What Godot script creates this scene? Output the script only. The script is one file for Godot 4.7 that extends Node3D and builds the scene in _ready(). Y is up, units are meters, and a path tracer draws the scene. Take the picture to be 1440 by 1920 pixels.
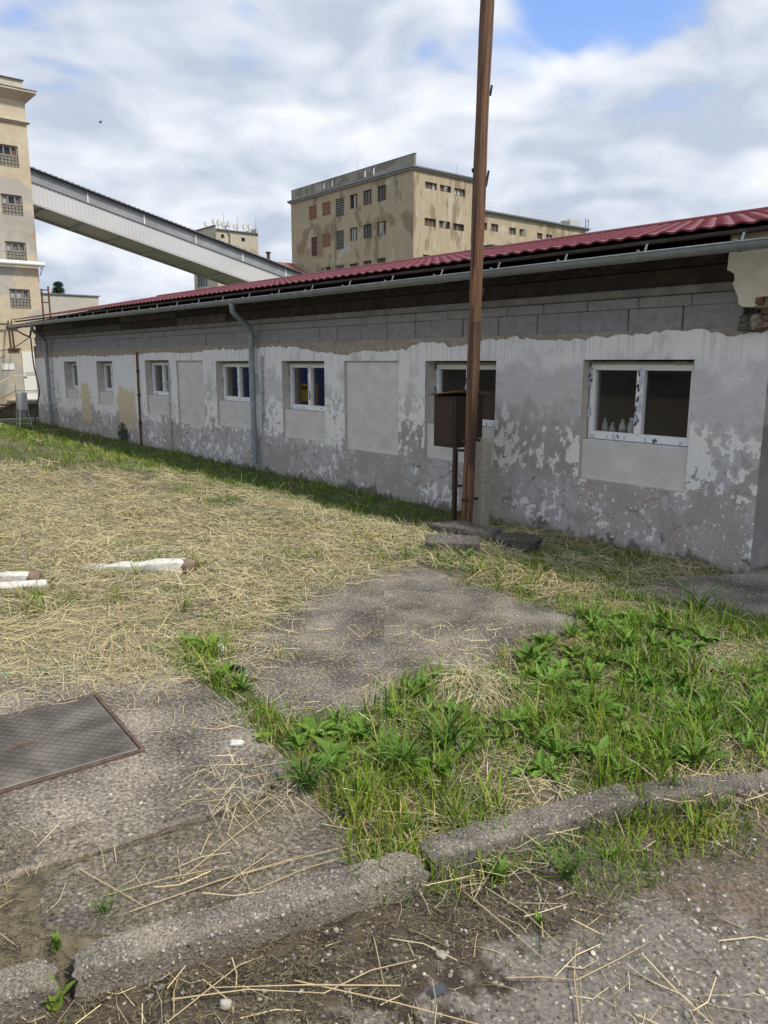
extends Node3D
# A yard in front of a long, low, peeling building; factory blocks behind it.
# Building coordinates: u along the long wall (0 at its near corner), v up, w out of the wall.
const D := Vector3(-0.636798, 0, -0.771031)
const N := Vector3(-0.771031, 0, 0.636798)
const O := Vector3(3.489172, 0, -7.135255)
const YAW := -0.880459
var rng := RandomNumberGenerator.new()
var names := {}
var M := {}
var agg_tex: ImageTexture
var agg_h: ImageTexture
var slab_polys: Array = []
var long_root: Node3D

class MB:
	var v := PackedVector3Array()
	var n := PackedVector3Array()
	var t := PackedVector2Array()
	var c := PackedColorArray()
	var col := Color.WHITE
	func tri(a: Vector3, b: Vector3, d: Vector3, ua := Vector2.ZERO, ub := Vector2.ZERO, ud := Vector2.ZERO) -> void:
		var nn := (b - a).cross(d - a).normalized()
		trin(a, b, d, nn, nn, nn, ua, ub, ud)
	func trin(a: Vector3, b: Vector3, d: Vector3, na: Vector3, nb: Vector3, nd: Vector3, ua := Vector2.ZERO, ub := Vector2.ZERO, ud := Vector2.ZERO) -> void:
		v.append(a); v.append(d); v.append(b)
		n.append(na); n.append(nd); n.append(nb)
		t.append(ua); t.append(ud); t.append(ub)
		c.append(col); c.append(col); c.append(col)
	func quad(a: Vector3, b: Vector3, d: Vector3, e: Vector3, ua := Vector2.ZERO, ub := Vector2(1, 0), ud := Vector2(1, 1), ue := Vector2(0, 1)) -> void:
		tri(a, b, d, ua, ub, ud); tri(a, d, e, ua, ud, ue)
	func box(ce: Vector3, s: Vector3, bs := Basis.IDENTITY, bev := 0.0) -> void:
		var h := s * 0.5
		var b: float = min(bev, min(h.x, min(h.y, h.z)) * 0.8)
		for ax in 3:
			var a1 := (ax + 1) % 3
			var a2 := (ax + 2) % 3
			for sg in [-1.0, 1.0]:
				var p := []
				for q in [[-1, -1], [1, -1], [1, 1], [-1, 1]]:
					var x := Vector3.ZERO
					x[ax] = h[ax] * sg
					x[a1] = (h[a1] - b) * q[0] * sg
					x[a2] = (h[a2] - b) * q[1]
					p.append(ce + bs * x)
				quad(p[0], p[1], p[2], p[3], Vector2(0, 0), Vector2(s[a1], 0), Vector2(s[a1], s[a2]), Vector2(0, s[a2]))
		if b > 0.0:
			for ax in 3:
				var a1 := (ax + 1) % 3
				var a2 := (ax + 2) % 3
				for s1 in [-1.0, 1.0]:
					for s2 in [-1.0, 1.0]:
						var p := []
						for q in [[-1.0, 0], [1.0, 0], [1.0, 1], [-1.0, 1]]:
							var x := Vector3.ZERO
							x[ax] = (h[ax] - b) * q[0] * s1 * s2
							x[a1] = (h[a1] - (b if q[1] == 1 else 0.0)) * s1
							x[a2] = (h[a2] - (b if q[1] == 0 else 0.0)) * s2
							p.append(ce + bs * x)
						quad(p[0], p[1], p[2], p[3])
			for sx in [-1.0, 1.0]:
				for sy in [-1.0, 1.0]:
					for sz in [-1.0, 1.0]:
						var A := ce + bs * Vector3(h.x * sx, (h.y - b) * sy, (h.z - b) * sz)
						var B := ce + bs * Vector3((h.x - b) * sx, h.y * sy, (h.z - b) * sz)
						var C := ce + bs * Vector3((h.x - b) * sx, (h.y - b) * sy, h.z * sz)
						if sx * sy * sz > 0: tri(A, B, C)
						else: tri(A, C, B)
	func tube(pts: PackedVector3Array, r: PackedFloat32Array, seg := 10, a0 := 0.0, a1 := TAU, cap := true, vs := 1.0) -> void:
		var rings := []
		var along := 0.0
		var up := Vector3.UP
		if absf((pts[1] - pts[0]).normalized().y) > 0.9: up = Vector3.RIGHT
		for i in pts.size():
			var dr: Vector3
			if i == 0: dr = pts[1] - pts[0]
			elif i == pts.size() - 1: dr = pts[i] - pts[i - 1]
			else: dr = (pts[i + 1] - pts[i]).normalized() + (pts[i] - pts[i - 1]).normalized()
			dr = dr.normalized()
			var sd := dr.cross(up).normalized()
			var nu := sd.cross(dr).normalized()
			if i > 0: along += pts[i].distance_to(pts[i - 1])
			var ring := []
			for k in seg + 1:
				var a := a0 + (a1 - a0) * k / seg
				var nn := sd * cos(a) + nu * sin(a)
				ring.append([pts[i] + nn * r[i], nn, Vector2(float(k) / seg, along * vs)])
			rings.append(ring)
		for i in rings.size() - 1:
			for k in seg:
				var A = rings[i][k]; var B = rings[i][k + 1]; var C = rings[i + 1][k + 1]; var E = rings[i + 1][k]
				trin(A[0], C[0], B[0], A[1], C[1], B[1], A[2], C[2], B[2])
				trin(A[0], E[0], C[0], A[1], E[1], C[1], A[2], E[2], C[2])
		if cap:
			for k in seg:
				tri(pts[0], rings[0][k][0], rings[0][k + 1][0])
				tri(pts[-1], rings[-1][k + 1][0], rings[-1][k][0])
	func blade(p: Vector3, yaw: float, ln: float, wd: float, pitch: float, bend: float, roll: float, segs := 3, leafy := false) -> void:
		var f := Vector3(cos(yaw), 0, sin(yaw))
		var s := Vector3(-sin(yaw), 0, cos(yaw)) * cos(roll) + Vector3.UP * sin(roll)
		var q := p
		var a := pitch
		var pw := wd * 0.5 * (0.35 if leafy else 1.0)
		for i in segs:
			var e := q + (f * cos(a) + Vector3.UP * sin(a)) * ln / segs
			var tt := float(i + 1) / segs
			var w2 := wd * 0.5 * ((1.0 - tt * tt) if not leafy else sin(PI * pow(clampf(0.12 + tt * 0.88, 0, 1), 0.8)))
			if i == segs - 1: tri(q - s * pw, q + s * pw, e)
			else:
				quad(q - s * pw, q + s * pw, e + s * w2, e - s * w2)
			q = e; a -= bend / segs; pw = w2
	func stalk(p: Vector3, yaw: float, ln: float, wd: float, pitch: float, bend: float, roll: float) -> void:
		var a := pitch
		var q := p
		var y := yaw
		for i in 2:
			var f := Vector3(cos(y), 0, sin(y))
			var s := (Vector3(-sin(y), 0, cos(y)) * cos(roll) + Vector3.UP * sin(roll)) * wd * 0.5
			var e := q + (f * cos(a) + Vector3.UP * sin(a)) * ln * 0.5
			quad(q - s, q + s, e + s, e - s)
			q = e; a -= bend; y += bend * 0.7
	func mesh(m: Material = null, into: ArrayMesh = null) -> ArrayMesh:
		var am := into if into else ArrayMesh.new()
		var ar := []
		ar.resize(Mesh.ARRAY_MAX)
		ar[Mesh.ARRAY_VERTEX] = v; ar[Mesh.ARRAY_NORMAL] = n; ar[Mesh.ARRAY_TEX_UV] = t; ar[Mesh.ARRAY_COLOR] = c
		am.add_surface_from_arrays(Mesh.PRIMITIVE_TRIANGLES, ar)
		if m: am.surface_set_material(am.get_surface_count() - 1, m)
		return am

# ---------------------------------------------------------------- naming helpers
func numbered(called: String) -> String:
	if not names.has(called):
		names[called] = 0
		return called
	names[called] += 1
	return "%s_%03d" % [called, names[called]]
func tag(o: Node, label: String, category: String, group := "") -> Node:
	o.set_meta("label", label); o.set_meta("category", category)
	if group != "": o.set_meta("group", group)
	return o
func thing(called: String, label: String, category: String, at := Vector3.ZERO, turn := 0.0, group := "") -> Node3D:
	var o := Node3D.new()
	o.name = numbered(called); add_child(o)
	o.position = at; o.rotation.y = turn
	tag(o, label, category, group)
	return o
func part(called: String, m: Mesh, parent: Node, at := Vector3.ZERO, bs := Basis.IDENTITY) -> MeshInstance3D:
	var o := MeshInstance3D.new()
	o.mesh = m; o.name = called
	parent.add_child(o, true)
	o.transform = Transform3D(bs, at)
	return o
func solo(called: String, m: Mesh, label: String, category: String, at := Vector3.ZERO, bs := Basis.IDENTITY, group := "") -> MeshInstance3D:
	var o := part(numbered(called), m, self, at, bs)
	tag(o, label, category, group)
	return o
func struct(called: String, m: Mesh) -> MeshInstance3D:
	var o := part(numbered(called), m, self)
	o.set_meta("kind", "structure")
	return o
func L(u: float, v: float, w: float) -> Vector3: return Vector3(-u, v, w)
func P(u: float, v: float, w: float) -> Vector3: return O + D * u + N * w + Vector3(0, v, 0)
func uw(x: float, z: float) -> Vector2:
	var q := Vector3(x, 0, z) - O
	return Vector2(q.dot(D), q.dot(N))

# ---------------------------------------------------------------- materials
func lin(r: float, g: float, b: float) -> Color: return Color(r, g, b).linear_to_srgb()
func fnl(sd: int, f: float, oct := 3, type := FastNoiseLite.TYPE_SIMPLEX_SMOOTH) -> FastNoiseLite:
	var q := FastNoiseLite.new()
	q.seed = sd; q.frequency = f; q.noise_type = type
	q.fractal_type = FastNoiseLite.FRACTAL_FBM if oct > 1 else FastNoiseLite.FRACTAL_NONE
	q.fractal_octaves = oct
	return q
func ramp_tex(sd: int, cols: Array, f := 0.02, oct := 5, size := 256, stretch := Vector2.ONE) -> ImageTexture:
	# seamless enough tile: blends noise over a torus
	var a := fnl(sd, 1.0, oct)
	var im := Image.create(size, size, false, Image.FORMAT_RGB8)
	var k := f * size / TAU
	var g := Gradient.new()
	g.offsets = PackedFloat32Array([0.0, 1.0]); g.colors = PackedColorArray([cols[0], cols[-1]])
	for i in range(1, cols.size() - 1): g.add_point(float(i) / (cols.size() - 1), cols[i])
	var h := fnl(sd + 7, 0.6, 1)
	for y in size:
		var py := TAU * y / size
		for x in size:
			var px := TAU * x / size
			var val := a.get_noise_3d(cos(px) * k * stretch.x + 7.0 * sin(py) * k * stretch.y * 0.0 + cos(py) * k * stretch.y, sin(px) * k * stretch.x, sin(py) * k * stretch.y)
			im.set_pixel(x, y, g.sample(clampf(0.5 + val * 0.85, 0, 1)))
	im.generate_mipmaps()
	return ImageTexture.create_from_image(im)
func mat(c: Color, rough := 0.9, tex: Texture2D = null, tile := 1.0, metal := 0.0) -> StandardMaterial3D:
	var m := StandardMaterial3D.new()
	m.albedo_color = c; m.roughness = rough; m.metallic = metal
	m.cull_mode = BaseMaterial3D.CULL_DISABLED
	if tex:
		m.albedo_texture = tex
		m.uv1_triplanar = true; m.uv1_world_triplanar = true
		m.uv1_scale = Vector3.ONE / tile
	return m
func plant_mat(c: Color, back: Color, rough := 0.7) -> StandardMaterial3D:
	var m := mat(c, rough)
	m.vertex_color_use_as_albedo = true
	m.backlight_enabled = true; m.backlight = back
	return m
func bump(m: StandardMaterial3D, tex: Texture2D, cm: float) -> StandardMaterial3D:
	m.heightmap_enabled = true; m.heightmap_texture = tex; m.heightmap_scale = cm
	return m

func make_materials() -> void:
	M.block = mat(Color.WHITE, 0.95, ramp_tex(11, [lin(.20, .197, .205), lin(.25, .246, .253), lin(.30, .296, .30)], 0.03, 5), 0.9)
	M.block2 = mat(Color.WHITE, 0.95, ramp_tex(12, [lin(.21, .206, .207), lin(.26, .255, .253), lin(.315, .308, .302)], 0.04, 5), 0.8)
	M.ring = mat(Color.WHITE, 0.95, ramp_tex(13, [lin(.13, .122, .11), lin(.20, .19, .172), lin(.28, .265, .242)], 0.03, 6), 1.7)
	M.render = mat(Color.WHITE, 0.95, ramp_tex(14, [lin(.25, .21, .17), lin(.33, .285, .23), lin(.40, .355, .30)], 0.03, 6), 0.8)
	M.panel = mat(Color.WHITE, 0.95, ramp_tex(15, [lin(.54, .525, .50), lin(.62, .605, .58), lin(.70, .685, .66)], 0.03, 6), 1.9)
	M.reveal = mat(Color.WHITE, 0.95, ramp_tex(16, [lin(.49, .465, .42), lin(.56, .53, .485), lin(.61, .58, .535)], 0.02, 4), 1.1)
	M.pvc = mat(lin(.78, .79, .80), 0.35)
	M.foam = mat(lin(.42, .37, .22), 0.95)
	M.film = mat(lin(.04, .04, .045), 0.5)
	M.filmblue = mat(lin(.52, .58, .68), 0.4)
	M.glass = mat(Color(0.04, 0.045, 0.05, 0.10), 0.02)
	M.glass.transparency = BaseMaterial3D.TRANSPARENCY_ALPHA
	M.glass.metallic_specular = 0.7
	M.inside = mat(lin(.27, .265, .255), 0.95)
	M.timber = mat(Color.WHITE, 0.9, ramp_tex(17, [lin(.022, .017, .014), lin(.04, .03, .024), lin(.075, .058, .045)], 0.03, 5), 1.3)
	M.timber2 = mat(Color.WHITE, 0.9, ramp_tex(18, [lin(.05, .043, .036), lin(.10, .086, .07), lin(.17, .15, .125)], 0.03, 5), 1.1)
	M.roof = mat(Color.WHITE, 0.48, ramp_tex(37, [lin(.11, .019, .026), lin(.15, .023, .032), lin(.20, .036, .046)], 0.03, 5), 1.7)
	M.zinc = mat(Color.WHITE, 0.45, ramp_tex(19, [lin(.20, .225, .235), lin(.30, .325, .335), lin(.42, .445, .45)], 0.02, 5), 0.9, 0.55)
	M.zinc2 = mat(Color.WHITE, 0.5, ramp_tex(20, [lin(.20, .235, .26), lin(.27, .305, .33), lin(.35, .385, .405)], 0.02, 5), 0.7, 0.3)
	M.cornice = mat(Color.WHITE, 0.95, ramp_tex(21, [lin(.40, .35, .26), lin(.52, .47, .37), lin(.58, .54, .45)], 0.02, 5), 1.2)
	M.rust = mat(Color.WHITE, 0.85, ramp_tex(22, [lin(.05, .022, .013), lin(.11, .05, .028), lin(.22, .10, .05)], 0.05, 5), 0.5)
	M.darkrust = mat(Color.WHITE, 0.7, ramp_tex(23, [lin(.022, .012, .010), lin(.036, .020, .016), lin(.062, .030, .022)], 0.03, 5), 0.45)
	M.rusttop = mat(Color.WHITE, 0.75, ramp_tex(24, [lin(.10, .045, .03), lin(.17, .075, .05), lin(.24, .12, .085)], 0.04, 5), 0.3)
	M.black = mat(lin(.015, .015, .016), 0.8)
	M.cable = mat(lin(.03, .03, .032), 0.7)
	M.lightgrey = mat(lin(.40, .42, .43), 0.6)
	M.white = mat(lin(.74, .74, .72), 0.55)
	M.clad = mat(Color.WHITE, 0.5, ramp_tex(25, [lin(.50, .515, .525), lin(.55, .562, .572), lin(.60, .61, .617)], 0.012, 4), 6.0, 0.15)
	M.cladgrey = mat(Color.WHITE, 0.4, ramp_tex(26, [lin(.19, .21, .225), lin(.27, .29, .305), lin(.35, .37, .38)], 0.02, 5), 3.0, 0.1)
	M.galroof = mat(lin(.11, .12, .135), 0.6)
	M.galbeam = mat(lin(.50, .51, .52), 0.7)
	M.metal_edge = mat(lin(.17, .19, .20), 0.5, null, 1.0, 0.3)
	M.frame_brown = mat(lin(.09, .045, .032), 0.8)
	M.frame_grey = mat(lin(.22, .21, .19), 0.8)
	M.pane_dark = mat(lin(.02, .024, .028), 0.12)
	M.pane_grey = mat(lin(.13, .135, .135), 0.25)
	M.pane_brown = mat(lin(.16, .10, .075), 0.35)
	M.pane_pale = mat(lin(.38, .38, .36), 0.3)
	M.louvre = mat(lin(.15, .15, .13), 0.7)
	M.brick = mat(Color.WHITE, 0.95, ramp_tex(27, [lin(.17, .07, .04), lin(.27, .13, .085), lin(.36, .25, .19)], 0.09, 4), 1.6)
	M.glassblock = mat(Color.WHITE, 0.35, ramp_tex(28, [lin(.15, .14, .115), lin(.23, .215, .18), lin(.32, .30, .255)], 0.10, 3), 0.9)
	M.redtile = mat(lin(.26, .10, .07), 0.85)
	M.wall_pale = mat(Color.WHITE, 0.95, ramp_tex(29, [lin(.40, .38, .34), lin(.46, .44, .40), lin(.50, .485, .45)], 0.02, 5), 5.0)
	M.conc_pale = mat(Color.WHITE, 0.95, ramp_tex(30, [lin(.22, .205, .17), lin(.33, .305, .26), lin(.43, .40, .35)], 0.04, 6), 0.8)
	M.conc_dark = mat(Color.WHITE, 0.95, ramp_tex(31, [lin(.05, .045, .04), lin(.11, .10, .088), lin(.23, .21, .185)], 0.07, 6), 0.55)
	M.soilstone = mat(Color.WHITE, 0.95, ramp_tex(32, [lin(.03, .026, .022), lin(.06, .053, .045), lin(.16, .145, .125)], 0.08, 6), 0.5)
	M.white_conc = mat(Color.WHITE, 0.9, ramp_tex(33, [lin(.42, .39, .34), lin(.60, .58, .54), lin(.68, .665, .635)], 0.05, 6), 0.5)
	M.brown_conc = mat(Color.WHITE, 0.95, ramp_tex(34, [lin(.12, .085, .06), lin(.20, .145, .11), lin(.30, .23, .18)], 0.06, 5), 0.3)
	M.steel_plate = mat(Color.WHITE, 0.55, ramp_tex(35, [lin(.075, .062, .05), lin(.125, .11, .095), lin(.20, .18, .155)], 0.015, 5), 1.1, 0.25)
	M.flake = mat(lin(.76, .75, .73), .9)
	M.hallbrick = mat(Color.WHITE, .95, ramp_tex(38, [lin(.11, .105, .10), lin(.15, .145, .135), lin(.20, .19, .18)], 0.06, 5), 2.2)
	M.bottle = mat(lin(.55, .56, .55), .4)
	M.rustplate = mat(Color.WHITE, 0.8, ramp_tex(36, [lin(.05, .034, .025), lin(.09, .062, .046), lin(.15, .10, .072)], 0.05, 5), 0.5)
	M.blue = mat(lin(.02, .07, .30), 0.45)
	M.yellow = mat(lin(.70, .48, .03), 0.5)
	M.handrail = mat(lin(.62, .54, .30), 0.6)
	M.straw = plant_mat(Color.WHITE, Color(0.25, 0.2, 0.1), 0.65)
	M.grass = plant_mat(Color.WHITE, Color(0.28, 0.42, 0.03), 0.85)
	M.leaf = plant_mat(Color.WHITE, Color(0.22, 0.38, 0.03), 0.6)
	M.grass.metallic_specular = .2; M.leaf.metallic_specular = .3; M.straw.metallic_specular = .3
	M.stone = mat(Color.WHITE, 0.85); M.stone.vertex_color_use_as_albedo = true
	M.needle = plant_mat(Color.WHITE, Color(0.05, 0.1, 0.04), 0.8)

func tex_from(bytes: PackedByteArray, w: int, h: int) -> ImageTexture:
	var im := Image.create_from_data(w, h, false, Image.FORMAT_RGB8, bytes)
	im.generate_mipmaps()
	return ImageTexture.create_from_image(im)
func tex_l(bytes: PackedByteArray, w: int, h: int) -> ImageTexture:
	var im := Image.create_from_data(w, h, false, Image.FORMAT_L8, bytes)
	im.generate_mipmaps()
	return ImageTexture.create_from_image(im)
func put(b: PackedByteArray, i: int, c: Vector3) -> void:
	# linear colour to sRGB bytes
	b[i] = int(255.0 * pow(clampf(c.x, 0, 1), 0.4545)); b[i + 1] = int(255.0 * pow(clampf(c.y, 0, 1), 0.4545)); b[i + 2] = int(255.0 * pow(clampf(c.z, 0, 1), 0.4545))

# concrete with exposed aggregate, 4 m tile
func make_aggregate() -> void:
	var S := 1536
	var b := PackedByteArray(); b.resize(S * S * 3)
	var h := PackedByteArray(); h.resize(S * S)
	var a := fnl(41, 0.004, 4)
	var f := fnl(42, 0.11, 2)
	for y in S:
		for x in S:
			var k := a.get_noise_2d(x, y)
			var g := f.get_noise_2d(x, y)
			var e := clampf(0.47 + k * 0.24 + g * 0.22, 0.1, 1.0)
			var i := y * S + x
			b[i * 3] = int(e * 255); b[i * 3 + 1] = int(e * 244); b[i * 3 + 2] = int(e * 229)
			h[i] = int(110 + 60 * g)
	var r := RandomNumberGenerator.new(); r.seed = 4
	for s in 62000:
		var cx := r.randi_range(0, S - 1); var cy := r.randi_range(0, S - 1)
		var dens := a.get_noise_2d(cx, cy)
		if dens < r.randf_range(-0.8, 0.1): continue
		var rr := 0.8 + 2.3 * pow(r.randf(), 4.0)
		var ec := r.randf_range(0.7, 1.4)
		var br := r.randf_range(0.28, 0.72) + (0.18 if r.randf() < 0.08 else 0.0)
		var warm := r.randf_range(-0.02, 0.10)
		var R := int(ceil(rr * 1.4))
		for yy in range(-R, R + 1):
			for xx in range(-R, R + 1):
				var q := sqrt(xx * xx * ec + yy * yy / ec)
				if q <= rr:
					var i := posmod(cy + yy, S) * S + posmod(cx + xx, S)
					b[i * 3] = int(255 * br); b[i * 3 + 1] = int(255 * br * (1.0 - warm * 0.5)); b[i * 3 + 2] = int(255 * br * (1.0 - warm * 1.6))
					h[i] = int(clampf(255 - 110 * q / rr, 0, 255))
	agg_tex = tex_from(b, S, S)
	agg_h = tex_l(h, S, S)
	M.slab = bump(mat(lin(.80, .77, .725), 0.9, agg_tex, 4.0), agg_h, 0.25)
	M.slab2 = bump(mat(lin(.72, .70, .67), 0.9, agg_tex, 3.6), agg_h, 0.25)
	M.kerb = bump(mat(lin(.80, .775, .735), 0.95, agg_tex, 2.3), agg_h, 0.6)
	M.kerb_old = bump(mat(lin(.62, .605, .58), 0.95, agg_tex, 2.6), agg_h, 0.5)
	M.path = bump(mat(lin(.95, .90, .83), 0.9, agg_tex, 5.0), agg_h, 0.2)

var flake_spots: Array = []
# peeling paint of the long wall for u0..u1 at px pixels per metre
func wall_textures(u0: float, u1: float, px: float) -> Array:
	var W := int((u1 - u0) * px); var H := int(2.4 * px)
	var b := PackedByteArray(); b.resize(W * H * 3)
	var h := PackedByteArray(); h.resize(W * H)
	var n1 := fnl(51, 0.55, 3); var n2 := fnl(52, 1.9, 4); var n3 := fnl(53, 6.5, 4)
	var n4 := fnl(54, 26.0, 2); var st := fnl(55, 1.0, 3); var cr := fnl(56, 2.2, 1, FastNoiseLite.TYPE_CELLULAR)
	cr.cellular_return_type = FastNoiseLite.RETURN_DISTANCE2_SUB
	cr.domain_warp_enabled = true; cr.domain_warp_amplitude = 0.25; cr.domain_warp_frequency = 3.0
	var edges := [0.72, 2.02, 3.31, 4.60, 5.16, 6.44, 6.97, 8.23, 9.35, 10.63, 11.17, 12.40, 12.77, 14.05, 16.06, 17.18, 18.7, 19.78]
	for y in H:
		var v := 2.4 * (1.0 - (y + 0.5) / H)
		for x in W:
			var u := u0 + (u1 - u0) * (x + 0.5) / W
			var a := n1.get_noise_2d(u, v)
			var m := n2.get_noise_2d(u, v * 0.9)
			var f := n3.get_noise_2d(u, v * 0.75)
			var g := n4.get_noise_2d(u, v)
			var far := smoothstep(9.5, 12.5, u)
			var e := 9.0
			for q in edges: e = minf(e, absf(u - q))
			# bare render
			var c := Vector3(.375, .342, .315).lerp(Vector3(.45, .43, .415), clampf(0.5 + m * 0.9, 0, 1)) * (1.0 + g * 0.12)
			var hh := 70.0 + g * 25.0
			# lilac-grey old wash
			var lk := smoothstep(-0.02, 0.10, a * 0.9 + f * 0.35 + 0.28 * smoothstep(0.28, 0.8, v) - 0.16)
			c = c.lerp(Vector3(.49, .47, .485) * (1.0 + f * 0.12 + g * 0.06), lk * 0.9)
			hh += lk * 22.0
			# brick-red scuffs
			if v < 1.5:
				var rk := smoothstep(0.30, 0.42, n2.get_noise_2d(u + 31.0, v + 7.0) + f * 0.15)
				c = c.lerp(Vector3(.42, .33, .285), rk * 0.45)
			# dull grey wash over the upper half
			var gk := smoothstep(-0.45, 0.40, (v - (1.12 - far * 0.45)) * 1.4 + a * 0.7 + f * 0.5)
			c = c.lerp(Vector3(.585, .58, .585) * (1.0 + m * 0.14 + g * 0.07 + st.get_noise_2d(u * 2.0, v * 14.0) * 0.10), gk * 0.95)
			hh += gk * 26.0
			# white paint near the top, sound
			var wt := smoothstep(-0.30, 0.40, (v - (1.84 - far * 0.85)) * 1.5 + a * 0.95 + m * 0.60 + f * 0.25)
			c = c.lerp(Vector3(.76, .76, .77) * (1.0 + g * 0.03 + m * 0.07), wt)
			# white flakes: thick paint left along the openings and in the middle
			var band := 0.38 * smoothstep(0.55, 0.85, v) * (1.0 - smoothstep(1.15, 1.6, v)) + 0.22 * smoothstep(0.45, 0.05, e) * smoothstep(0.6, 0.8, v) * (1.0 - smoothstep(1.4, 1.8, v))
			band += 0.15 * smoothstep(0.46, 0.30, v) * smoothstep(0.05, 0.16, v) * smoothstep(-0.1, 0.25, a + m * 0.4)
			band += far * 0.14 * smoothstep(0.15, 0.4, v)
			var fl := f * 0.55 + m * 0.34 + a * 0.30 + band + n3.get_noise_2d(u * 2.6 + 40.0, v * 2.0) * .16 - 0.40
			var flk := smoothstep(0.0, 0.022, fl)
			c = c.lerp(Vector3(.80, .79, .77) * (1.0 + g * 0.05), flk)
			if fl > 0.0 and fl < 0.03 and u < 11.0 and (x * 7 + y * 13) % 11 == 0 and n4.get_noise_2d(u * 3.0, v * 3.0) > .25: flake_spots.append(Vector2(u, v))
			hh += flk * 95.0 + clampf(0.05 - absf(fl - 0.03), 0, 0.05) * 700.0 * flk
			# small stray chips of white
			if v < 0.75:
				var ch := n3.get_noise_2d(u * 2.3 + 90.0, v * 1.7)
				if ch > 0.42 and m > -0.12:
					c = Vector3(.78, .77, .75); hh += 70.0
			# ochre undercoat at the far end
			if far > 0.0 and v < 1.7:
				var oc := maxf(smoothstep(0.75, 0.35, absf(u - 15.3)), smoothstep(0.5, 0.2, absf(u - 18.15))) * smoothstep(0.25, 0.5, v) * smoothstep(1.65, 1.15, v)
				oc = smoothstep(0.35, 0.5, oc + m * 0.5 + st.get_noise_2d(u * 6.0, v * 1.2) * 0.35 - 0.12)
				c = c.lerp(Vector3(.62, .52, .33), oc * 0.85)
			# grime drips below the broken edge
			if v > 1.6:
				var dr := st.get_noise_2d(u * 15.0, v * 0.5)
				var dl := smoothstep(0.16, 0.34, dr + a * 0.3) * smoothstep(1.72 + f * 0.3, 2.15, v)
				c = c.lerp(Vector3(.40, .39, .38), dl * 0.30)
			# cracks
			if v < 1.05 and a + m > -0.22:
				var k := cr.get_noise_2d(u, v * 1.25)
				if k < -0.982 and v < 0.95:
					c *= 0.45; hh -= 60.0
			# soot
			if u > 14.9 and u < 16.4:
				var sq := Vector2((u - 15.6) / 0.42, (v - 0.22) / 0.33).length() + f * 0.5
				c = c.lerp(Vector3(.035, .033, .03), smoothstep(1.0, 0.6, sq))
			# damp moss and splash dirt with ragged outline along the foot
			var ft := smoothstep(0.0, 0.10, 0.10 + m * 0.16 + f * 0.12 - v)
			c = c.lerp(Vector3(.10, .095, .08) * (1.0 + g * 0.4), ft * 0.85)
			var i := y * W + x
			put(b, i * 3, c)
			h[i] = int(clampf(hh, 0, 255))
	return [tex_from(b, W, H), tex_l(h, W, H)]

# stained factory plaster; cols: [base, alt, stain, patch] linear
func facade_texture(W: int, H: int, wm: float, hm: float, cols: Array, sd: int, patch := 0.3, stain := 0.1) -> ImageTexture:
	var b := PackedByteArray(); b.resize(W * H * 3)
	var n1 := fnl(sd, 0.12, 4); var n2 := fnl(sd + 1, 0.5, 5); var n3 := fnl(sd + 2, 3.0, 3); var n4 := fnl(sd + 3, 0.7, 3)
	for y in H:
		var v := hm * (1.0 - (y + 0.5) / H)
		for x in W:
			var u := wm * (x + 0.5) / W
			var a := n1.get_noise_2d(u, v * 2.2); var m := n2.get_noise_2d(u, v); var g := n3.get_noise_2d(u, v)
			var s := n4.get_noise_2d(u * 1.3, v * 1.1)
			var c: Vector3 = cols[0].lerp(cols[1], clampf(0.5 + m * 0.8 + a * 0.5, 0, 1))
			c = c.lerp(cols[2], smoothstep(-0.02, 0.28, a * 0.9 + m * 0.55 + s * 0.25 - 0.1 + stain) * 0.8)
			c = c.lerp(cols[3], smoothstep(patch, patch + 0.05, n2.get_noise_2d(u * 0.45 + 60.0, v * 0.6) + g * 0.06) * 0.75)
			c *= 1.0 + g * 0.12
			put(b, (y * W + x) * 3, c)
	return tex_from(b, W, H)
func uv_mat(tex: Texture2D, rough := 0.95) -> StandardMaterial3D:
	var m := mat(Color.WHITE, rough)
	m.albedo_texture = tex
	return m

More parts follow.
